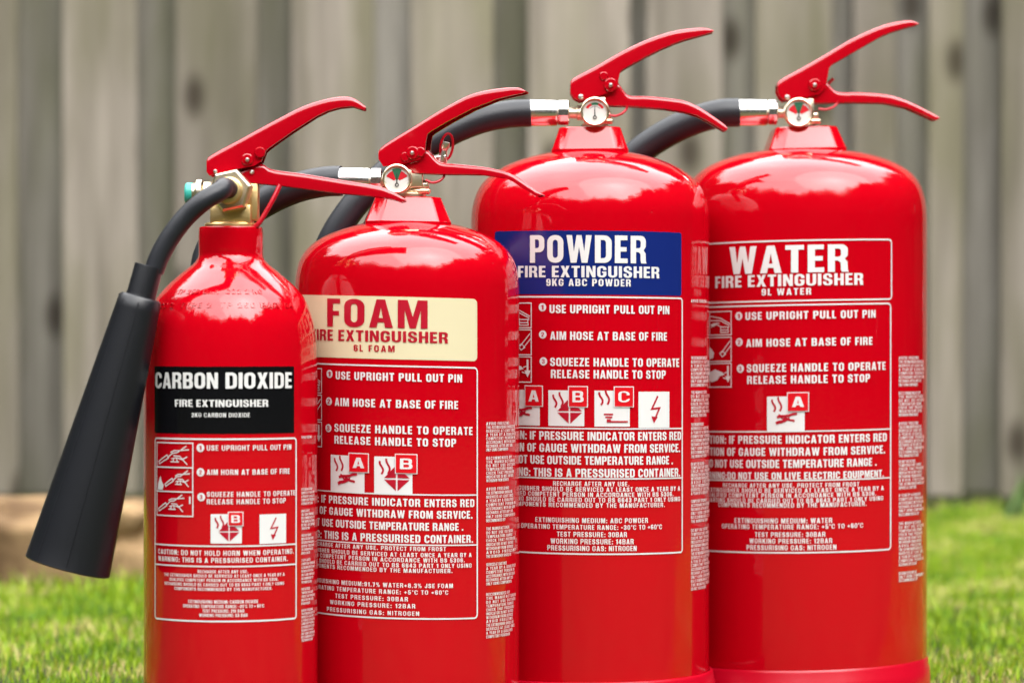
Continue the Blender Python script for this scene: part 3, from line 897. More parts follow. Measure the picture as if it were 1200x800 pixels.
def hand_picture(W, mb, u0, z0, u1, z1, kind, wl):
    """line drawing of a hand at the lever"""
    w, h = u1 - u0, z1 - z0
    def line(pts, close=False, wd=None):
        v, f = stroke2d([(u0 + w * a, z0 + h * b) for a, b in pts], wd or wl, close)
        W.place(mb, 'white_print', v, f, 2)
    def fill(pts):
        W.place(mb, 'white_print', [(u0 + w * a, z0 + h * b) for a, b in pts], [tuple(range(len(pts)))], 2)
    if kind == 'hand':
        line([(0.10, 0.14), (0.38, 0.38), (0.34, 0.50), (0.08, 0.24)], True)
        line([(0.38, 0.42), (0.50, 0.58), (0.62, 0.60), (0.84, 0.86)])
        line([(0.44, 0.60), (0.54, 0.68), (0.66, 0.68), (0.90, 0.72)])
        line([(0.52, 0.48), (0.68, 0.46), (0.86, 0.14)])
        line([(0.46, 0.36), (0.60, 0.40), (0.74, 0.34)])
        line([(0.44, 0.24), (0.66, 0.24)])
        line([(0.50, 0.24), (0.54, 0.40)]); line([(0.62, 0.24), (0.60, 0.40)])
        line([(0.74, 0.34), (0.86, 0.44)])
    elif kind == 'flame':
        hand_picture(W, mb, u0 + w * 0.22, z0 + h * 0.1, u1, z1, 'hand', wl)
        fill([(0.04, 0.08), (0.20, 0.08), (0.24, 0.26), (0.18, 0.40), (0.13, 0.62), (0.06, 0.34)])
    elif kind == 'squeeze':
        hand_picture(W, mb, u0, z0 + h * 0.06, u1 - w * 0.12, z1, 'hand', wl)
        line([(0.92, 0.52), (0.92, 0.80)], wd=wl * 1.6)
    elif kind == 'pin':
        line([(0.05, 0.80), (0.55, 0.70), (0.95, 0.46)]); line([(0.05, 0.62), (0.55, 0.60), (0.92, 0.40)])
        line([(0.30, 0.48), (0.60, 0.34), (0.92, 0.34)]); line([(0.55, 0.34), (0.55, 0.12), (0.88, 0.12), (0.86, 0.34)])
        line([(0.10, 0.34), (0.34, 0.50), (0.5, 0.5)]); line([(0.55, 0.22), (0.88, 0.22)])
        fill([(0.05, 0.44), (0.26, 0.52), (0.36, 0.44), (0.2, 0.36)])
    elif kind == 'aim':
        line([(0.58, 0.34), (0.95, 0.84)]); line([(0.70, 0.28), (1.0, 0.68)])
        line([(0.52, 0.34), (0.64, 0.44), (0.76, 0.30), (0.62, 0.2)], True)
        fill([(0.02, 0.10), (0.22, 0.16), (0.26, 0.36), (0.14, 0.52), (0.02, 0.62)])
    elif kind == 'press':
        fill([(0.02, 0.62), (0.30, 0.74), (0.62, 0.62), (0.72, 0.52), (0.50, 0.46), (0.40, 0.30), (0.14, 0.22), (0.02, 0.3)])
        line([(0.70, 0.58), (0.86, 0.64)]); line([(0.66, 0.40), (0.84, 0.34)])
        line([(0.86, 0.88), (0.86, 0.42)], wd=wl * 2.4)
        fill([(0.86, 0.20), (0.97, 0.46), (0.75, 0.46)])

LEGAL = ['AVOID FREEZING', 'THE EXTINGUISHER SHOULD BE', 'SERVICED AT LEAST ONCE', 'A YEAR BY A QUALIFIED', 'COMPETENT PERSON IN', 'ACCORDANCE WITH BS 5306', 'RECHARGE AFTER ANY USE', 'ONLY USING COMPONENTS',
         'RECOMMENDED BY', 'THE MANUFACTURER', 'DO NOT USE OUTSIDE', 'TEMPERATURE RANGE', 'CHECK THAT PRESSURE', 'INDICATOR IS NOT IN RED', 'WITHDRAW FROM SERVICE']
def small_print(ex, W, xl, xr, blocks, pitch, cap, wide):
    """columns of tiny text on the side of the bottle; blocks are (y0, y1) pixel runs at xl"""
    n = 0
    ul = W.uz(xl, 600)[0]
    rnd = random.Random(5)
    sk = W.sk
    for (a, b) in blocks:                # every paragraph is a print of its own
        mb = MB()
        k = max(1, int(round((b - a) / pitch)))
        for i in range(k):
            s = LEGAL[n % len(LEGAL)]; n += 1
            y = a + (b - a) * (i + 0.5) / k
            wd = wide * (rnd.uniform(0.82, 1.0) if 0 < i < k - 1 else rnd.uniform(0.5, 0.8))
            z = W.uz(xl, y)[1]
            v, f = fit_text(s, wd, cap * 0.96 / ex.s, 0.14, 1.05)
            v[:, 0] += ul + wd / 2; v[:, 1] += z
            W.place(mb, 'white_print', v, f, 1)
        mb.build('small_print', ex.root, smooth=False)

# ================================================================== CO2
co2 = Ext(270.5, 101.5, 1.92, 'slim red extinguisher with a black horn and a black carbon dioxide label')
bottle(co2, [(101.5, 445), (101.0, 425), (99.2, 396), (95.8, 374), (86.5, 350), (74.0, 335), (56.0, 319), (42.0, 307.5), (37.8, 300), (37.6, 290), (37.6, 270), (36.8, 266.5), (34.0, 266), (2, 266)], ring=False)
# brass valve
vb = MB()
x0 = co2.p(271, 0).x
lathe(vb, 'brass', (x0, 0, co2.z(266)), (0, 0, 1), [(0.0170, -0.001), (0.0170, 0.0015), (0.0160, 0.0026), (0.0125, 0.0030), (0.0125, 0.0042)], 48)
box(vb, 'brass', (x0 + 0.0006, 0, co2.z(252)), (0.0262, 0.024, 0.0125), 0.0012)
box(vb, 'brass', (x0 + 0.0010, 0.001, co2.z(230)), (0.025, 0.015, 0.024), 0.002)
box(vb, 'brass', (x0 + 0.0140, 0.000, co2.z(237)), (0.0075, 0.014, 0.024), 0.0012)
lathe(vb, 'brass', (x0, 0, co2.z(206)), (0, 0, 1), [(0.007, -0.01), (0.007, 0.008), (0.005, 0.01)], 24)
vo_ = vb.build('valve', co2.root, angle=30)
nb = MB()
nc = co2.p(272.5, 224.5, -0.010)
lathe(nb, 'nickel', nc, (-0.10, -1, 0.02), [(0.0125, 0), (0.0140, 0.0012), (0.0140, 0.0095), (0.0126, 0.0112), (0.0085, 0.0113)], 6, phase=R(12))
lathe(nb, 'brass', nc + Vector((-0.001, -0.0112, 0)), (-0.10, -1, 0.0), [(0.0088, 0), (0.0088, 0.0015), (0.0076, 0.0022), (0.0076, 0.004), (0.0084, 0.0045), (0.0084, 0.0065), (0.0066, 0.0072)], 32)
nb.build('outlet_nut', vo_, angle=25)
sb = MB()
lathe(sb, 'nickel', co2.p(252, 226, 0.002), (-1, 0, 0.02), [(0.0070, 0), (0.0070, 0.007), (0.0078, 0.0076), (0.0084, 0.0086), (0.0084, 0.0116), (0.0076, 0.0126), (0.0060, 0.013)], 24)
lathe(sb, 'nickel', co2.p(229, 226, 0.002), (-1, 0, 0.02), [(0.0062, -0.003), (0.0062, 0.002)], 24)
lathe(sb, 'teal', co2.p(225.5, 226.5, 0.002), (-1, 0, 0.02), [(0.0068, 0), (0.0068, 0.0036), (0.0060, 0.0046), (0.001, 0.0047)], 24)
sb.build('burst_disc_plug', vo_, angle=30)
# levers
lt = smooth_line([(243.9, 187.5), (246, 184.8), (285, 163), (326, 140.6), (357.4, 124.9), (384.4, 116.5), (400, 114.2), (409.2, 114.3), (416, 116.6), (422, 120.4), (429, 126)])
lb = [(243.9, 202.5), (247.2, 207), (274.2, 200.2), (299, 195.7), (308, 190), (310.5, 183), (312.3, 178.3), (317, 174.3), (344, 155.2), (371, 137.8), (385, 131), (398, 127.3), (413.7, 125.7), (427.2, 130), (429, 129)]
ht = smooth_line([(276.5, 203), (303.5, 192.3), (310.2, 193.5), (317, 198), (357.4, 204.3), (400, 211.3), (438, 217.5), (452, 221), (463, 226.3), (475.7, 234)])
hb_ = [(276.5, 207), (285.5, 211.5), (294.5, 214.8), (335, 218.6), (398, 227), (425, 229.3), (450, 232), (462, 234.5), (471, 237.5), (475.7, 236.5)]
lv, hd = levers(co2, lt, lb, ht, hb_, (305, 179, 6.3), [(252.5, 201, 2.6, 0.0), (290, 187.3, 2.6, 0.0022)], w=0.0098, lobe=[(290, 187.3, 7.0)])
rivet(co2, hd, 295.6, 201.8, -0.0074, 2.6)
tb = MB()
tube(tb, 'red_plastic', [co2.p(328, 217, -0.006), co2.p(321, 232, -0.008), co2.p(312, 248, -0.009), co2.p(303, 262, -0.010), co2.p(296, 268, -0.010)], 0.0016, 10, 6)
tb.build('seal_tie', co2.root)
# hose and horn
hs_ = MB()
dyh = -0.045
hp = [nc + Vector((0, -0.014, 0)), nc + Vector((-0.003, -0.0235, 0.0015)), co2.p(258, 224, -0.040), co2.p(240, 234.5, dyh), co2.p(218, 254, dyh), co2.p(200, 277, dyh), co2.p(187, 300, dyh), co2.p(180, 318, dyh)]
tube(hs_, 'rubber', hp, 0.0063, 24, 10)
hs_.build('hose', co2.root)
top = co2.p(165.0, 347, dyh); bot = co2.p(79, 664, dyh)
ax = (bot - top); Lh = ax.length; axn = ax.normalized()
hn = MB()
sc_ = (co2.Z + dyh) / F
r0, r1 = 25.3 * sc_, 50.5 * sc_
prof = [(0.0078, -0.0195), (0.0088, -0.0198), (0.0090, -0.019), (0.0092, -0.002), (0.0096, 0.0), (r0 - 0.0014, 0.0003), (r0, 0.0018)]
prof += [(r0 + (r1 - r0) * t, 0.0018 + (Lh - 0.0036) * t) for t in np.linspace(0.04, 1, 14)]
prof += [(r1 + 0.0002, Lh - 0.0008), (r1 - 0.0006, Lh), (r1 - 0.0022, Lh - 0.0005)]
prof += [(r1 - 0.0026 + (r0 - r1) * t, Lh - 0.002 - (Lh - 0.008) * t) for t in np.linspace(0, 1, 8)]
lathe(hn, 'horn', top, axn, prof, 64)
# moulding seam down the side of the horn
side = axn.cross(Vector((0, 1, 0))).normalized()
if side.x < 0: side = -side
fr = (side * 0.10 + Vector((0, -1, 0))).normalized(); fr = (fr - axn * fr.dot(axn)).normalized()
tube(hn, 'horn', [top + axn * (0.004 + (Lh - 0.008) * t) + fr * (r0 + (r1 - r0) * t - 0.0001) for t in np.linspace(0, 1, 6)], 0.0004, 8, 3)
fr2 = (side * -0.62 + Vector((0, -0.78, 0))).normalized(); fr2 = (fr2 - axn * fr2.dot(axn)).normalized()
tube(hn, 'horn', [top + axn * (0.004 + (Lh - 0.008) * t) + fr2 * (r0 + (r1 - r0) * t - 0.0002) for t in np.linspace(0, 1, 6)], 0.0004, 8, 3)
hn.build('horn', co2.root, angle=40)

W = Wrap(co2, 256.5, 0.0)
W.uc = co2.ray(256.3, 500)[0]
nl = MB(); W.rect(nl, 'black_label', 181.3, 429.3, 344.6, 508.2, 0.0010, 0, xref=262)
nlo = nl.build('name_label', co2.root)
t = MB()
W.text(t, 'white_print', 'CARBON DIOXIDE', 182.8, 341.4, 436.4, 455.2, xref=262, bold=0.22, track=1.04, spread=0.95)
W.text(t, 'white_print', 'FIRE EXTINGUISHER', 205.6, 314, 468.2, 476.6, xref=262, bold=0.2, track=1.0, spread=0.9)
W.text(t, 'white_print', '2KG CARBON DIOXIDE', 225, 292.6, 483.6, 488.6, xref=262, bold=0.18, spread=0.8)
t.build('lettering', nlo, smooth=False)
il = MB()
u0, z0, u1, z1 = W.frame(il, 'white_print', 181.8, 513.4, 347.2, 728.6, 1.9, 0.0025, 1, xref=262)
W.hline(il, 'white_print', u0 + .0008, u1 - .0008, 639.6, 1.6, xref=262, layer=2); W.hline(il, 'white_print', u0 + .0008, u1 - .0008, 663.4, 1.6, xref=262, layer=2)
ilo = il.build('instruction_label', co2.root, smooth=False)
t = Blocks(639, 663, 697)
for (s, a, b, c, d) in (
        ('USE UPRIGHT PULL OUT PIN', 242.6, 340.6, 521.2, 527.4), ('AIM HORN AT BASE OF FIRE', 242.6, 339.0, 549.6, 555.8),
        ('SQUEEZE HANDLE TO OPERATE', 242.6, 345.2, 575.6, 581.4), ('RELEASE HANDLE TO STOP', 242.6, 334.2, 584.2, 590.2),
        ('CAUTION: DO NOT HOLD HORN WHEN OPERATING.', 186.3, 343.5, 644.8, 650.6), ('WARNING: THIS IS A PRESSURISED CONTAINER.', 186.3, 336.4, 653.2, 659.0),
        ('RECHARGE AFTER ANY USE.', 232, 290.5, 667.6, 671.2), ('THE EXTINGUISHER SHOULD BE SERVICED AT LEAST ONCE A YEAR BY A', 193.3, 332.8, 672.6, 676.2),
        ('QUALIFIED COMPETENT PERSON IN ACCORDANCE WITH BS 5306.', 199.4, 325.4, 677.8, 681.4), ('RECHARGING SHOULD BE CARRIED OUT TO BS 6643 PART 1 ONLY USING', 193.7, 332.2, 683.0, 686.6),
        ('COMPONENTS RECOMMENDED BY THE MANUFACTURER.', 205, 318.6, 688.2, 691.8),
        ('EXTINGUISHING MEDIUM: CARBON DIOXIDE', 221.2, 302.2, 702.8, 706.6), ('OPERATING TEMPERATURE RANGE: -20°C TO + 60°C', 215.1, 309, 708.2, 712.0),
        ('TEST PRESSURE: 210 BAR', 237.6, 286, 713.5, 717.3), ('WORKING PRESSURE: 58 BAR', 233.8, 289.8, 718.6, 722.4)):
    W.text(t.at(c), 'white_print', s, a, b, c, d, bold=0.18)
t.build(ilo)
for (cx_, cy_, s) in ((235, 524.4, '1'), (235.2, 553.0, '2'), (236, 582.0, '3')):
    b = MB(); W.disc(b, 'white_print', cx_, cy_, 4.7, 1)
    W.text(b, 'dark_red_print', s, cx_ - 1.6, cx_ + 1.6, cy_ - 2.6, cy_ + 2.6, layer=2, bold=0.1, track=1)
    b.build('step_marker', ilo, smooth=False)
ys = (518, 546.8, 575.2, 603.6)
for i, kd in enumerate(('hand', 'flame', 'squeeze')):
    b = MB()
    q = W.frame(b, 'white_print', 184.4, ys[i], 227, ys[i + 1] + 1.2, 1.3, 0.0002, 2 + i % 2, xref=206)
    hand_picture(W, b, q[0], q[1], q[2], q[3], kd, 1.15 / co2.s)
    b.build('pictogram', ilo, smooth=False)
hazard(W, 247, 602, 283.3, 636.4, 'B', (267, 599.2, 285, 616.2), 'B', xref=268).build('hazard_symbol', ilo, smooth=False)
hazard(W, 304, 602, 334.8, 636.4, 'E', xref=320).build('hazard_symbol', ilo, smooth=False)
small_print(co2, W, 352.8, 371, [(510, 514.2), (571, 592), (596.5, 621), (625, 650), (654, 684), (688, 709), (713, 752)], 4.1, 3.0, 0.019)
# stamped characters on the shoulder, in relief under the paint
def stamp(ex, s, y, th0, th1, cap):
    mb = MB()
    prof = [(r_ / ex.s, ex.z(yy)) for (r_, yy) in [(99.2, 396), (95.8, 374), (86.5, 350), (74.0, 335), (56.0, 319)]]
    pr = catmull(prof, 12)
    zz = np.array([q[1] for q in pr]); rr = np.array([q[0] for q in pr])
    v, f = fit_text(s, (th1 - th0), 1.0, 0.05, 1.1)
    vs_ = []
    for top_ in (0, 1):
        for q in v:
            z = ex.z(y) + q[1] * cap
            r_ = float(np.interp(z, zz, rr)) + (0.00035 if top_ else -0.0003)
            a = (th0 + th1) / 2 + q[0]
            vs_.append((r_ * math.sin(a), -r_ * math.cos(a), z + (0.0003 if top_ else 0)))
    n = len(v)
    fs = [tuple(i + n for i in q) for q in f]
    edges = {}
    for q in f:
        for i in range(len(q)):
            e = (q[i], q[(i + 1) % len(q)])
            edges[e] = 1
    for (a, b) in list(edges):
        if (b, a) not in edges:
            fs.append((a, b, b + n, a + n))
    mb.add(vs_, fs, 'red')
    mb.build('stamped_marking', ex.root, smooth=False)
stamp(co2, 'TP 250 BAR  CO2 2 KG', 343, -0.75, 0.55, 0.0030)
stamp(co2, 'CO 2  TYPE 2  TP 250 BAR  04', 359, -1.0, 1.0, 0.0034)

# ================================================================== the three stored-pressure bottles
def numbered(W, ex, ilo, spots):
    for (cx_, cy_, s) in spots:
        b = MB(); W.disc(b, 'white_print', cx_, cy_, 4.6, 1)
        W.text(b, 'dark_red_print', s, cx_ - 1.6, cx_ + 1.6, cy_ - 2.7, cy_ + 2.7, layer=2, bold=0.1, track=1)
        b.build('step_marker', ilo, smooth=False)

def side_pictures(W, ex, ilo, xr, ys):
    ur = W.uz(xr, 450)[0]
    for i, kd in enumerate(('pin', 'aim', 'press')):
        b = MB()
        ya, yb = ys[i]
        z1, z0 = W.uz(xr, ya)[1], W.uz(xr, yb)[1]
        u0 = ur - (z1 - z0) * 1.25
        w = 1.1 / ex.s
        o = rrect(u0, z0, ur, z1, 0.0002); n_ = rrect(u0 + w, z0 + w, ur - w, z1 - w, 0.0001)
        v, f = ring_faces(o, n_)
        W.place(b, 'white_print', v, f, 1)
        hand_picture(W, b, u0, z0, ur, z1, kd, 1.0 / ex.s)
        b.build('pictogram', ilo, smooth=False)

S_RECH = 'RECHARGE AFTER ANY USE. PROTECT FROM FROST'
S_SMALL = ['THE EXTINGUISHER SHOULD BE SERVICED AT LEAST ONCE A YEAR BY A', 'QUALIFIED COMPETENT PERSON IN ACCORDANCE WITH BS 5306.', 'RECHARGING SHOULD BE CARRIED OUT TO BS 6643 PART 1 ONLY USING', 'COMPONENTS RECOMMENDED BY THE MANUFACTURER.']
S_ROWS = ['CAUTION: IF PRESSURE INDICATOR ENTERS RED', 'SECTION OF GAUGE WITHDRAW FROM SERVICE.', 'DO NOT USE OUTSIDE TEMPERATURE RANGE .', 'WARNING: THIS IS A PRESSURISED CONTAINER.']

# ---- foam
foam = Ext(477, 131.5, 2.00, 'plump red extinguisher with a cream foam label, right behind the black horned one')
bottle(foam, [(131.5, 340), (130.8, 327), (128.5, 314), (124, 302), (115, 290), (100, 279), (78, 269.5), (55, 263), (38, 260), (20, 259), (2, 259)], ring=True)
collar(foam, 262, 232, 50, 38.5, tilt=-0.8, yaw=5)
valve_body(foam, 482, 196, 232, 12)
lt = smooth_line([(446.5, 177), (449, 173.4), (492, 147), (529.3, 125), (557, 112), (585.3, 106.3), (604, 105), (612, 105.8), (619, 109.3)])
lb = [(446.5, 187), (452.3, 196), (480, 192.5), (496, 188.5), (501.5, 182), (503, 166), (504.5, 159), (508, 156), (529.3, 143.7), (557, 129.7), (585, 119), (604, 114.5), (615, 112.4), (619, 111)]
ht = smooth_line([(460, 194), (482, 188), (499, 178), (502.5, 176.5), (510.7, 184.5), (518, 190.6), (543.3, 193.8), (578.3, 198.5), (601.7, 205.5), (614, 213), (625, 220.7), (637.8, 229.2)])
hb_ = [(460, 201), (482.7, 203.5), (520, 205.2), (566.7, 206), (594.7, 210.2), (605, 215), (613.3, 220.7), (632, 231.9), (637.8, 231)]
lv, hd = levers(foam, lt, lb, ht, hb_, (487, 179.5, 7.6), [(487, 179.5, 2.6, 0.0030)], w=0.0105, lobe=[(496, 178.5, 5.6), (478, 184, 5.4)])
for o_ in (lv, hd): o_.rotation_euler = (0, 0, R(-9))
pb = MB()
c = foam.p(523.5, 172, -0.004)
ringp = [c + Vector((0.0042 * math.cos(a), -0.003 * math.sin(a), 0.0082 * math.sin(a) + 0.0042 * math.cos(a) * 0.5)) for a in np.linspace(0, 2 * math.pi, 17)]
tube(pb, 'red_plastic', ringp, 0.0009, 10, 3, caps=False)
lathe(pb, 'steel', foam.p(500, 186, -0.002), (1, -0.1, 0.1), [(0.0016, 0), (0.0016, 0.013), (0.0005, 0.0136)], 14)
lathe(pb, 'steel', foam.p(519, 182, -0.002), (0.2, -0.2, 1), [(0.0034, -0.006), (0.0036, -0.004), (0.0022, 0.0035), (0.0034, 0.006), (0.003, 0.009)], 18)
pb.build('pull_pin', foam.root)
tb = MB()
tube(tb, 'red_plastic', [foam.p(499, 211, -0.009), foam.p(506, 214, -0.010), foam.p(514, 212.5, -0.010), foam.p(519.5, 208, -0.009), foam.p(521, 203, -0.008)], 0.0009, 10, 6)
tb.build('seal_tie', foam.root)
gauge(foam, 465.5, 210, 17.4, -0.0205, 'fan')
b2 = 0.0102
hose(foam, [foam.p(400, 212, 0.002), foam.p(380, 213, 0.004), foam.p(345, 221, 0.010), foam.p(305, 240, 0.016), foam.p(272, 264, 0.018), foam.p(247, 292, 0.016), foam.p(238, 335, 0.012), foam.p(234, 420, 0.008), foam.p(226, 560, 0.006), foam.p(232, 720, 0.006)], 394, 434, 448, 462, 212, b2, 0.002)

W = Wrap(foam, 436, 1.35)
nl = MB(); W.rect(nl, 'cream_label', None, 350.2, 559, 423, 0.0030, 0, xref=555)
nlo = nl.build('name_label', foam.root)
t = MB()
W.text(t, 'dark_red_print', 'FOAM', 384, 501, 350.6, 383.6, bold=0.26, track=1.08, spread=0.9)
W.text(t, 'dark_red_print', 'FIRE EXTINGUISHER', None, 524.8, 389.0, 402.0, xref=515, bold=0.22, track=1.04, spread=0.9)
W.text(t, 'dark_red_print', '6L FOAM', 414.8, 462.6, 404.2, 411.9, bold=0.22, track=1.14)
t.build('lettering', nlo, smooth=False)
il = MB()
u0, z0, u1, z1 = W.frame(il, 'white_print', None, 430, 559.6, 724.6, 1.7, 0.0030, 1, xref=556)
W.hline(il, 'white_print', u0 + .0008, u1 - .0008, 579.6, 1.4, xref=558, layer=2); W.hline(il, 'white_print', u0 + .0008, u1 - .0008, 638, 1.4, xref=558, layer=2)
ilo = il.build('instruction_label', foam.root, smooth=False)
t = Blocks(578, 635, 677)
for (s, a, b, c, d) in (('USE UPRIGHT PULL OUT PIN', 394, 541, 437.0, 446.4), ('AIM HOSE AT BASE OF FIRE', 393, 536.4, 468.2, 477.6), ('SQUEEZE HANDLE TO OPERATE', 392.5, 553.2, 498.8, 508.2), ('RELEASE HANDLE TO STOP', 392.5, 534, 512.6, 522.0),
        ('TEST PRESSURE: 30BAR', 393.5, 478, 697.6, 702.6), ('WORKING PRESSURE: 12BAR', 387.4, 486.5, 705.6, 710.6), ('PRESSURISING GAS: NITROGEN', 383.8, 491, 714.2, 719.2)):
    W.text(t.at(c), 'white_print', s, a, b, c, d, bold=0.22 if d - c > 6 else 0.18)
for (s, b, c, d) in zip(S_ROWS, (555.3, 553, 542.3, 553.7), (584.6, 598.2, 612.4, 626.4), (593.6, 607.2, 621.4, 635.6)):
    W.text(t.at(c), 'white_print', s, None, b, c, d, xref=b - 8, bold=0.22)
for (s, b, c, d) in zip([S_RECH] + S_SMALL + ['EXTINGUISHING MEDIUM:91.7% WATER+8.3% JSE FOAM', 'OPERATING TEMPERATURE RANGE: +5°C TO +60°C'],
                        (522.2, 552, 544, 552, 529.7, 530.3, 524.8), (640.4, 647.4, 653.6, 659.8, 666.0, 683.4, 691.2), (645.2, 652.2, 658.4, 664.6, 670.8, 688.4, 696.2)):
    W.text(t.at(c), 'white_print', s, None, b, c, d, xref=b - 10, bold=0.16)
t.build(ilo)
numbered(W, foam, ilo, ((386.5, 438, '1'), (385.8, 470, '2'), (385.3, 501.3, '3')))
side_pictures(W, foam, ilo, 377.6, ((431.2, 461), (462.4, 492.4), (493.8, 523.8)))
hazard(W, 388, 533.6, 427.3, 576.3, 'A', (409.1, 530, 432.8, 553), 'A', xref=410).build('hazard_symbol', ilo, smooth=False)
hazard(W, 438.7, 535, 483.2, 578, 'B', (463, 531.2, 489, 554.6), 'B', xref=462).build('hazard_symbol', ilo, smooth=False)
LB = [(494, 529), (534.5, 565), (570.5, 612), (617, 654), (659, 686), (694, 748)]
W.sk = 0.0
small_print(foam, W, 569.5, 609, LB, 4.45, 3.5, 0.038)

# ---- powder
powder = Ext(691.5, 139.5, 2.12, 'tall red extinguisher with a dark blue powder label, between foam and water ones')
bottle(powder, [(139.5, 262), (139.0, 250), (136.9, 238), (131, 222), (122.5, 211), (112, 202.5), (98.5, 194.5), (71.5, 184.5), (45, 179), (20, 177), (2, 177)], ring=True, ring_extra=0.0045, ring_h=0.0335, ring_tilt=0.4)
collar(powder, 178, 151, 44.8, 36, tilt=0.5, yaw=-2)
valve_body(powder, 697, 112, 151, 11)
lt = smooth_line([(668.3, 97), (671, 93.6), (699, 78.4), (726, 62.9), (750, 51), (771, 42.8), (789, 37.6), (805, 34.8), (818, 33.7), (828, 34.4), (835.5, 37)])
lb = [(668.3, 110), (672, 116), (679, 120), (699, 114.5), (719, 109), (723.3, 102), (724.6, 93), (726.5, 85), (732.7, 80.7), (757.5, 67.2), (775, 58.5), (791, 51.7), (805, 47), (818, 43.6), (830, 40.3), (835.5, 38.6)]
ht = smooth_line([(684, 113), (706, 108), (720, 100), (724, 98.4), (729.4, 105.2), (736, 112.2), (757, 113.3), (780, 115.5), (802, 119), (816, 125), (830, 133.5), (842, 142), (848, 146.6), (851.5, 151)])
hb_ = [(684, 120), (700, 122.5), (712, 124.5), (722, 125.3), (735, 125.3), (757, 126.9), (780, 128.8), (802, 132.4), (816, 136.5), (830, 143.5), (842, 151), (848, 154.5), (851.5, 153)]
lv, hd = levers(powder, lt, lb, ht, hb_, (715.6, 100, 8.0), [(680.6, 114, 3.2, 0.0), (715.6, 100, 2.6, 0.0030)], w=0.0105, lobe=[(707.5, 89.5, 5.0)])
tb = MB()
tube(tb, 'red_plastic', [powder.p(714, 135, -0.009), powder.p(721, 136, -0.009), powder.p(729, 133, -0.009), powder.p(734, 128, -0.008), powder.p(735, 124, -0.008)], 0.0009, 10, 6)
tb.build('seal_tie', powder.root)
gauge(powder, 696.8, 131.5, 17.0, -0.0205, 'arc')
hose(powder, [powder.p(622, 132.5, 0.0), powder.p(600, 133.5, 0.0), powder.p(565, 140, -0.002), powder.p(525, 156, -0.005), powder.p(478, 184, -0.010), powder.p(440, 214, -0.014), powder.p(408, 250, -0.016), powder.p(384, 292, -0.016), powder.p(372, 345, -0.014), powder.p(372, 440, -0.010), powder.p(380, 600, -0.006), powder.p(386, 760, -0.006)], 615.5, 653, 667, 684, 132.5, 0.0098, 0.0)

W = Wrap(powder, 688.5, 0.45)
nl = MB(); W.rect(nl, 'blue_label', 580, 270.8, 798.5, 345.6, 0.0020, 0, xref=740)
nlo = nl.build('name_label', powder.root)
t = MB()
W.text(t, 'white_print', 'POWDER', 621.5, 757, 275.6, 307.9, bold=0.27, track=1.09)
W.text(t, 'white_print', 'FIRE EXTINGUISHER', 607.5, 772.2, 311.6, 325.0, bold=0.22, track=1.04, spread=0.85)
W.text(t, 'white_print', '9KG ABC POWDER', 640.5, 739, 326.8, 335.2, bold=0.20, track=1.12)
t.build('lettering', nlo, smooth=False)
il = MB()
u0, z0, u1, z1 = W.frame(il, 'white_print', None, 347.6, 799.6, 649.6, 1.7, 0.0026, 1, xref=740)
W.hline(il, 'white_print', u0 + .0008, u1 - .0008, 502.2, 1.4, xref=760, layer=2); W.hline(il, 'white_print', u0 + .0008, u1 - .0008, 560.4, 1.4, xref=760, layer=2)
ilo = il.build('instruction_label', powder.root, smooth=False)
t = Blocks(501, 559, 600)
for (s, a, b, c, d) in (('USE UPRIGHT PULL OUT PIN', 644.3, 783.8, 357.6, 367.3), ('AIM HOSE AT BASE OF FIRE', 645, 781, 388.8, 398.5), ('SQUEEZE HANDLE TO OPERATE', 645, 795.2, 419.6, 429.4), ('RELEASE HANDLE TO STOP', 645.8, 779.5, 433.6, 443.4),
        ('RECHARGE AFTER ANY USE.', 648.4, 737, 564, 569.2), ('EXTINGUISHING MEDIUM: ABC POWDER', 627.8, 758.8, 606.8, 612.4), ('OPERATING TEMPERATURE RANGE: -30°C TO +60°C', 611.2, 775, 614.8, 620.2),
        ('TEST PRESSURE: 30BAR', 653, 734.4, 623, 628.8), ('WORKING PRESSURE: 14BAR', 645.6, 742.2, 631.2, 637.2), ('PRESSURISING GAS: NITROGEN', 641.8, 745.6, 639.2, 645.2)):
    W.text(t.at(c), 'white_print', s, a, b, c, d, bold=0.22 if d - c > 6 else 0.18)
for (s, b, c, d) in zip(S_ROWS, (797.4, 796.2, 787.8, 796.2), (505.6, 519.8, 534.0, 548.4), (515.4, 529.6, 543.8, 558.2)):
    W.text(t.at(c), 'white_print', s, None, b, c, d, xref=b - 10, bold=0.22)
for (s, b, c, d) in zip(S_SMALL, (796.2, 788.4, 796.2, 778.4), (570.6, 576.8, 583.0, 589.2), (575.8, 582.0, 588.2, 594.4)):
    W.text(t.at(c), 'white_print', s, None, b, c, d, xref=720, bold=0.16)
t.build(ilo)
numbered(W, powder, ilo, ((635.8, 360, '1'), (636.2, 391.8, '2'), (637, 423.2, '3')))
side_pictures(W, powder, ilo, 623.3, ((354.5, 384.5), (385.8, 416.2), (417.5, 448.2)))
hazard(W, 594, 456.6, 632.8, 498.2, 'A', (615.6, 451.3, 636.9, 476), 'A', xref=620).build('hazard_symbol', ilo, smooth=False)
hazard(W, 642.8, 457.2, 684.7, 499, 'B', (666, 452, 689, 476.9), 'B', xref=664).build('hazard_symbol', ilo, smooth=False)
hazard(W, 696.6, 457.6, 737.8, 499.7, 'C', (719, 452.5, 742.2, 476.9), 'C', xref=718).build('hazard_symbol', ilo, smooth=False)
hazard(W, 748, 458.8, 784, 501, 'E', xref=766).build('hazard_symbol', ilo, smooth=False)
W.sk = 0.0
small_print(powder, W, 809.5, 831, [(349.5, 355.5), (417, 453.5), (457.5, 489), (495, 537), (541.5, 580), (585, 613), (619, 692)], 4.5, 3.6, 0.040)

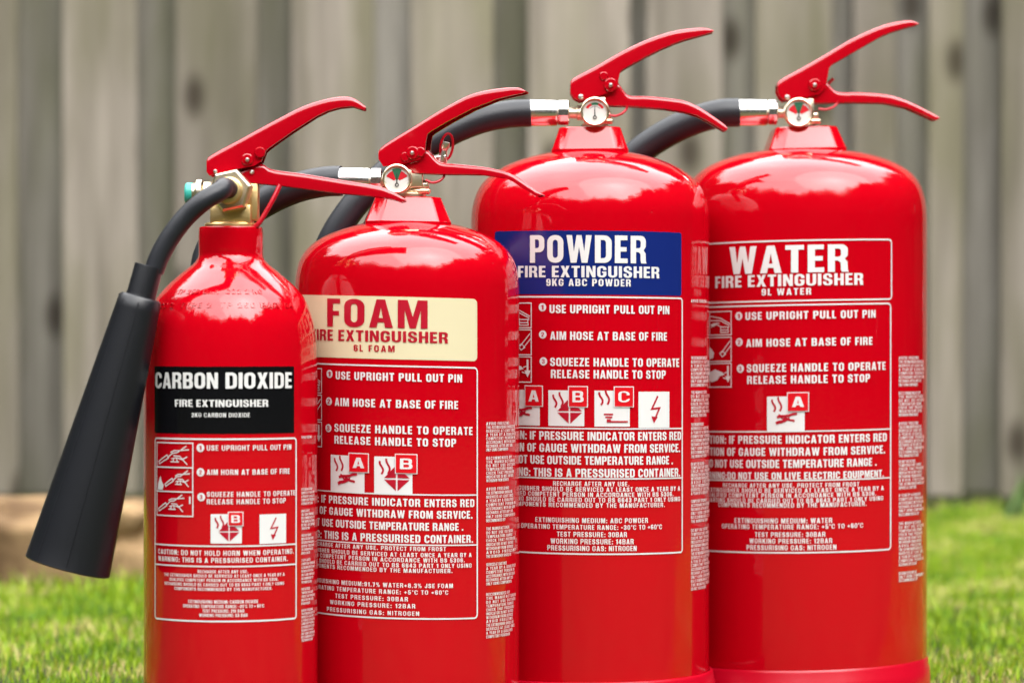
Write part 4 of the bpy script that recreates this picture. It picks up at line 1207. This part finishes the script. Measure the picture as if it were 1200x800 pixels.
# ---- water
water = Ext(942, 143, 2.21, 'wide red extinguisher at the right end with a white outlined water label')
bottle(water, [(143, 262), (142.6, 250), (140.6, 234), (135.5, 218), (127, 206), (117, 198), (103, 190.5), (76, 181.5), (48, 177.5), (20, 176), (2, 176)], ring=True, ring_extra=0.0030, ring_h=0.0325, ring_tilt=1.5)
collar(water, 177, 150.5, 45.5, 36, tilt=1.5, yaw=3)
valve_body(water, 940, 114, 150.5, 11)
lt = smooth_line([(909.8, 98.5), (912.5, 95.4), (940, 80), (966, 65), (997.5, 46.4), (1031, 31.6), (1045, 27.6), (1056, 25.8), (1066, 25.2), (1075, 28.5)])
lb = [(909.8, 108), (912, 114), (917.6, 119.5), (940, 116), (958, 112), (966, 104), (968, 93), (969.8, 82), (973, 77.5), (997.5, 63.3), (1031, 44), (1045, 38.3), (1056, 34.8), (1070, 31), (1075, 30)]
ht = smooth_line([(925, 112), (948, 106), (962, 98), (967, 97), (973, 102.5), (980, 108), (1008.8, 109), (1042.5, 112.4), (1065, 120.3), (1087.5, 131.5), (1098.8, 138)])
hb_ = [(925, 118), (950, 121.5), (959, 121.8), (997.5, 120.9), (1035.8, 121.8), (1060.5, 127), (1078.5, 134.9), (1094, 141.8), (1098.8, 140.5)]
lv, hd = levers(water, lt, lb, ht, hb_, (954.6, 100, 7.2), [(922.4, 114.5, 3.0, 0.0), (954.6, 100, 2.6, 0.0030)], w=0.0105)
tb = MB()
tube(tb, 'red_plastic', [water.p(959, 127.5, -0.009), water.p(967, 128.5, -0.009), water.p(976, 126, -0.009), water.p(981, 121.5, -0.008), water.p(982, 118, -0.008)], 0.0009, 10, 6)
lathe(tb, 'red_plastic', water.p(969, 100, 0.002), (0.5, -0.2, 0.5), [(0.0012, 0), (0.0012, 0.007)], 10)
tb.build('seal_tie', water.root)
gauge(water, 935, 132.5, 17.2, -0.0205, 'fan')
hose(water, [water.p(866, 132, 0.0), water.p(845, 133, 0.0), water.p(812, 142, 0.003), water.p(775, 160, 0.007), water.p(742, 184, 0.011), water.p(716, 215, 0.014), water.p(698, 262, 0.015), water.p(690, 340, 0.015), water.p(692, 480, 0.015), water.p(700, 700, 0.015)], 860, 899, 911, 926, 132, 0.0106, 0.0)

W = Wrap(water, 920.8, -1.0)
nl = MB(); W.frame(nl, 'white_print', None, 279.8, 1045, 351.4, 1.7, 0.0032, 1, xref=1040)
nlo = nl.build('name_label', water.root, smooth=False)
t = MB()
W.text(t, 'white_print', 'WATER', 855.3, 994, 287.4, 319.6, bold=0.27, track=1.04, spread=0.9)
W.text(t, 'white_print', 'FIRE EXTINGUISHER', 838.8, 1011.2, 321.4, 335.2, bold=0.22, track=1.04, spread=0.85)
W.text(t, 'white_print', '9L WATER', 892.8, 950.6, 337.8, 345.6, bold=0.22, track=1.14)
t.build('lettering', nlo, smooth=False)
il = MB()
u0, z0, u1, z1 = W.frame(il, 'white_print', None, 354.6, 1044, 644.2, 1.7, 0.0032, 1, xref=1040)
W.hline(il, 'white_print', u0 + .0008, u1 - .0008, 502.4, 1.4, xref=1040, layer=2); W.hline(il, 'white_print', u0 + .0008, u1 - .0008, 559.4, 1.4, xref=1040, layer=2)
ilo = il.build('instruction_label', water.root, smooth=False)
t = Blocks(503, 560, 601)
for (s, a, b, c, d) in (('USE UPRIGHT PULL OUT PIN', 874, 1025.6, 364.2, 373.4), ('AIM HOSE AT BASE OF FIRE', 874.8, 1022, 396.0, 405.2), ('SQUEEZE HANDLE TO OPERATE', 875.5, 1037.2, 425.4, 434.8), ('RELEASE HANDLE TO STOP', 876, 1019, 439.4, 448.8),
        (S_RECH, 847.8, 1006.5, 566, 571), (S_SMALL[3], 842.4, 1014.9, 589, 594.3), ('EXTINGUISHING MEDIUM: WATER', 861.3, 975, 607, 612.8), ('OPERATING TEMPERATURE RANGE: +5°C TO +60°C', 846.6, 1011, 614.2, 619.7),
        ('TEST PRESSURE: 30BAR', 885, 967, 623.2, 628.8), ('WORKING PRESSURE: 12BAR', 878.7, 975, 630.8, 636.4), ('PRESSURISING GAS: NITROGEN', 875.4, 979.8, 638.4, 644.2)):
    W.text(t.at(c), 'white_print', s, a, b, c, d, bold=0.22 if d - c > 6 else 0.18)
for (s, b, c, d) in zip(S_ROWS[:3] + ['WARNING:DO NOT USE ON LIVE ELECTRIC EQUIPMENT.'], (1038.6, 1036.5, 1026.6, 1035), (507.6, 522.0, 536.4, 550.6), (517.0, 531.4, 545.8, 559.0)):
    W.text(t.at(c), 'white_print', s, None, b, c, d, xref=b - 12, bold=0.22)
for (s, b, c, d) in zip(S_SMALL[:3], (1035, 1026, 1034.3), (569.8, 575.6, 581.6), (574.8, 580.6, 586.6)):
    W.text(t.at(c), 'white_print', s, None, b, c, d, xref=1015, bold=0.16)
t.build(ilo)
numbered(W, water, ilo, ((866, 370.3, '1'), (866.5, 400.8, '2'), (867.8, 431.8, '3')))
side_pictures(W, water, ilo, 857.6, ((364, 392.6), (394.4, 423.6), (425, 453.8)))
hazard(W, 899, 464.3, 942.9, 504.8, 'A', (922.5, 459.5, 948, 482.3), 'A', xref=922).build('hazard_symbol', ilo, smooth=False)
W.sk = 0.0
small_print(water, W, 1053, 1083, [(417, 453), (458.5, 488), (494, 536), (538.5, 573.5), (578, 605), (611, 663.5), (669.5, 682)], 4.4, 3.5, 0.040)

# ------------------------------------------------------------------ the place
FY = 4.6
def fx(px, Y=FY): return (px - CX) * Y / F
fence = bpy.data.objects.new('wooden_fence', None)
fence.location = (0, FY, 0); col.objects.link(fence)
tag(fence, 'tall grey weathered fence of upright overlapping boards behind the extinguishers', 'fence')
front = [(-60, 22), (75, 162), (204, 300), (344, 441), (480, 577), (619, 738), (755, 845), (886, 976), (1000, 1050), (1086, 1127), (1171, 1262)]
x = -60.0
left = []
while x > -900:
    left.append((x - 55 - 92, x - 55)); x -= 147
x = 1262.0
right = []
while x < 2100:
    right.append((x + 45, x + 45 + 92)); x += 137
front = left[::-1] + front + right
def board(x0, x1, y, th, mat, z0, z1):
    mb = MB()
    box(mb, mat, (0, 0, (z1 - z0) / 2), (x1 - x0, th, z1 - z0), 0.003)
    o = mb.build('board', fence, smooth=False)
    o.location = ((x0 + x1) / 2, y, z0)
    o.rotation_euler = (0, R(random.uniform(-0.25, 0.25)), 0)
for i, (a, b) in enumerate(front):
    board(fx(a), fx(b), 0, 0.019, 'wood', random.uniform(0.022, 0.032), 1.78 + random.uniform(-.01, .01))
    if i + 1 < len(front):
        c = front[i + 1][0]
        board(fx(b) - 0.02, fx(c) + 0.02, 0.036, 0.019, 'wood_back', random.uniform(0.022, 0.034), 1.77 + random.uniform(-.01, .01))

# lawn: one sheet, grass blades on it
lw = MB()
n = 40; L = 60
vs_ = []; fs = []
for j in range(n + 1):
    for i in range(n + 1):
        vs_.append((-L + 2 * L * i / n, -L + 2 * L * j / n, 0))
for j in range(n):
    for i in range(n):
        a = j * (n + 1) + i
        fs.append((a, a + 1, a + n + 2, a + n + 1))
lw.add(vs_, fs, 'soil')
tag(lw.build('lawn', smooth=False), kind='structure')

def blades(count, xr, yr, hmin, hmax, wid, mat, name, lean=0.6):
    X = rng.uniform(*xr, count); Y = rng.uniform(*yr, count)
    # tufts: pull blades together in clumps
    cl = rng.uniform((xr[0], yr[0]), (xr[1], yr[1]), (count // 40 + 1, 2))
    k = rng.integers(0, len(cl), count); pull = rng.random(count) < 0.6
    X = np.where(pull, cl[k, 0] + rng.normal(0, 0.03, count), X); Y = np.where(pull, cl[k, 1] + rng.normal(0, 0.03, count), Y)
    for e in (co2, foam, powder, water):
        d2 = np.hypot(X - e.X, Y - e.Z)
        ok = d2 > e.r + 0.012
        X, Y = X[ok], Y[ok]
    c = len(X)
    hgt = rng.uniform(hmin, hmax, c); az = rng.uniform(0, 2 * np.pi, c); ln = rng.uniform(0.1, lean, c) * hgt
    hgt = np.where(Y < 2.35, np.minimum(hgt, 0.010), hgt)      # trodden short round the bottles
    fa = rng.uniform(0, 2 * np.pi, c)
    dx, dy = np.cos(az) * ln, np.sin(az) * ln
    wx, wy = np.cos(fa) * wid / 2, np.sin(fa) * wid / 2
    V = np.zeros((c, 5, 3))
    V[:, 0] = np.stack([X - wx, Y - wy, np.zeros(c)], 1); V[:, 1] = np.stack([X + wx, Y + wy, np.zeros(c)], 1)
    V[:, 2] = np.stack([X + dx * .35 + wx * .8, Y + dy * .35 + wy * .8, hgt * .6], 1); V[:, 3] = np.stack([X + dx * .35 - wx * .8, Y + dy * .35 - wy * .8, hgt * .6], 1)
    V[:, 4] = np.stack([X + dx, Y + dy, hgt], 1)
    me = bpy.data.meshes.new(name)
    base = np.arange(c) * 5
    quads = np.stack([base, base + 1, base + 2, base + 3], 1).ravel()
    tris = np.stack([base + 3, base + 2, base + 4], 1).ravel()
    loops = np.concatenate([quads, tris])
    me.vertices.add(c * 5); me.vertices.foreach_set('co', V.ravel())
    me.loops.add(len(loops)); me.loops.foreach_set('vertex_index', loops)
    me.polygons.add(2 * c)
    me.polygons.foreach_set('loop_start', np.concatenate([np.arange(c) * 4, c * 4 + np.arange(c) * 3]))
    me.update(calc_edges=True)
    me.validate()
    me.materials.append(M[mat])
    o = bpy.data.objects.new(name, me); col.objects.link(o)
    return o
tag(blades(420000, (-1.9, 1.9), (2.02, 4.58), 0.004, 0.014, 0.0013, 'grass', 'grass'), 'short green grass of the lawn with straw coloured blades', 'grass', kind='stuff')
tag(blades(5000, (-1.9, 1.9), (4.42, 4.58), 0.008, 0.032, 0.0022, 'grass', 'long_grass'), 'longer uncut grass along the foot of the fence', 'grass', kind='stuff')
tag(blades(350, (fx(-90, 3.2), fx(200, 3.2)), (3.08, 3.24), 0.010, 0.030, 0.0022, 'grass', 'long_grass'), 'longer uncut grass before the tan boulder', 'grass', kind='stuff')
tag(blades(420, (0.72, 1.9), (4.40, 4.57), 0.03, 0.10, 0.012, 'weed', 'weeds', 0.9), 'dark green weeds along the foot of the fence', 'weeds', kind='stuff')

# sandstone boulder lying before the fence on the left
bm = bmesh.new()
bmesh.ops.create_icosphere(bm, subdivisions=5, radius=1)
from mathutils import noise
for v in bm.verts:
    p_ = v.co.copy()
    q = Vector((abs(p_.x) ** 0.75 * math.copysign(1, p_.x), abs(p_.y) ** 0.75 * math.copysign(1, p_.y), abs(p_.z) ** 0.6 * math.copysign(1, p_.z)))
    k = 1 + 0.30 * noise.noise(p_ * 1.7 + Vector((3, 1, 2))) + 0.12 * noise.noise(p_ * 4) + 0.05 * noise.noise(p_ * 10)
    v.co = Vector((q.x * 0.17 * k, q.y * 0.11 * k, q.z * 0.080 * k + 0.018))
me = bpy.data.meshes.new('boulder'); bm.to_mesh(me); bm.free()
me.materials.append(M['stone'])
me.polygons.foreach_set('use_smooth', [True] * len(me.polygons))
bo = bpy.data.objects.new('boulder', me); col.objects.link(bo)
bo.location = (fx(48, 3.32), 3.32, 0.0)
tag(bo, 'low tan sandstone boulder lying in the grass left of the black horn', 'boulder')

# the trees behind the photographer, seen mirrored in the shoulders of the bottles, and others added all round to cut side light
def woodland():
    c = 75000
    az = rng.uniform(-np.pi, np.pi, c)
    rad = rng.uniform(7.5, 9.0, c)
    topz = 5.3 + 0.45 * np.sin(az * 7) + 0.3 * np.sin(az * 17 + 1) + 0.2 * np.sin(az * 41)
    topz = topz * np.interp(np.abs(az), [0, 0.7, 1.3, 2.2, 3.2], [0.98, 1.0, 1.28, 1.28, 1.2])  # sides and far side raised to narrow the sky
    hz = rng.random(c) ** 1.1 * topz
    cx_, cy_ = np.sin(az) * rad, 1.5 - np.cos(az) * rad
    C = np.stack([cx_, cy_, hz], 1)
    s = np.where(hz > topz - 0.9, rng.uniform(0.06, 0.16, c), rng.uniform(0.14, 0.36, c))[:, None]
    a = rng.normal(size=(c, 3)); a /= np.linalg.norm(a, axis=1)[:, None]
    b = np.cross(a, rng.normal(size=(c, 3))); b /= np.linalg.norm(b, axis=1)[:, None]
    V = np.stack([C - a * s, C + b * s * .55, C + a * s, C - b * s * .55], 1).reshape(-1, 3)
    me = bpy.data.meshes.new('woodland')
    me.vertices.add(c * 4); me.vertices.foreach_set('co', V.ravel())
    me.loops.add(c * 4); me.loops.foreach_set('vertex_index', np.arange(c * 4))
    me.polygons.add(c); me.polygons.foreach_set('loop_start', np.arange(c) * 4)
    me.update(calc_edges=True); me.validate()
    me.materials.append(M['leaf'])
    o = bpy.data.objects.new('woodland', me); col.objects.link(o)
    tag(o, 'dark leafy trees mirrored in the glossy red shoulders, more added round the lawn to cut side light', 'trees', kind='stuff')
woodland()
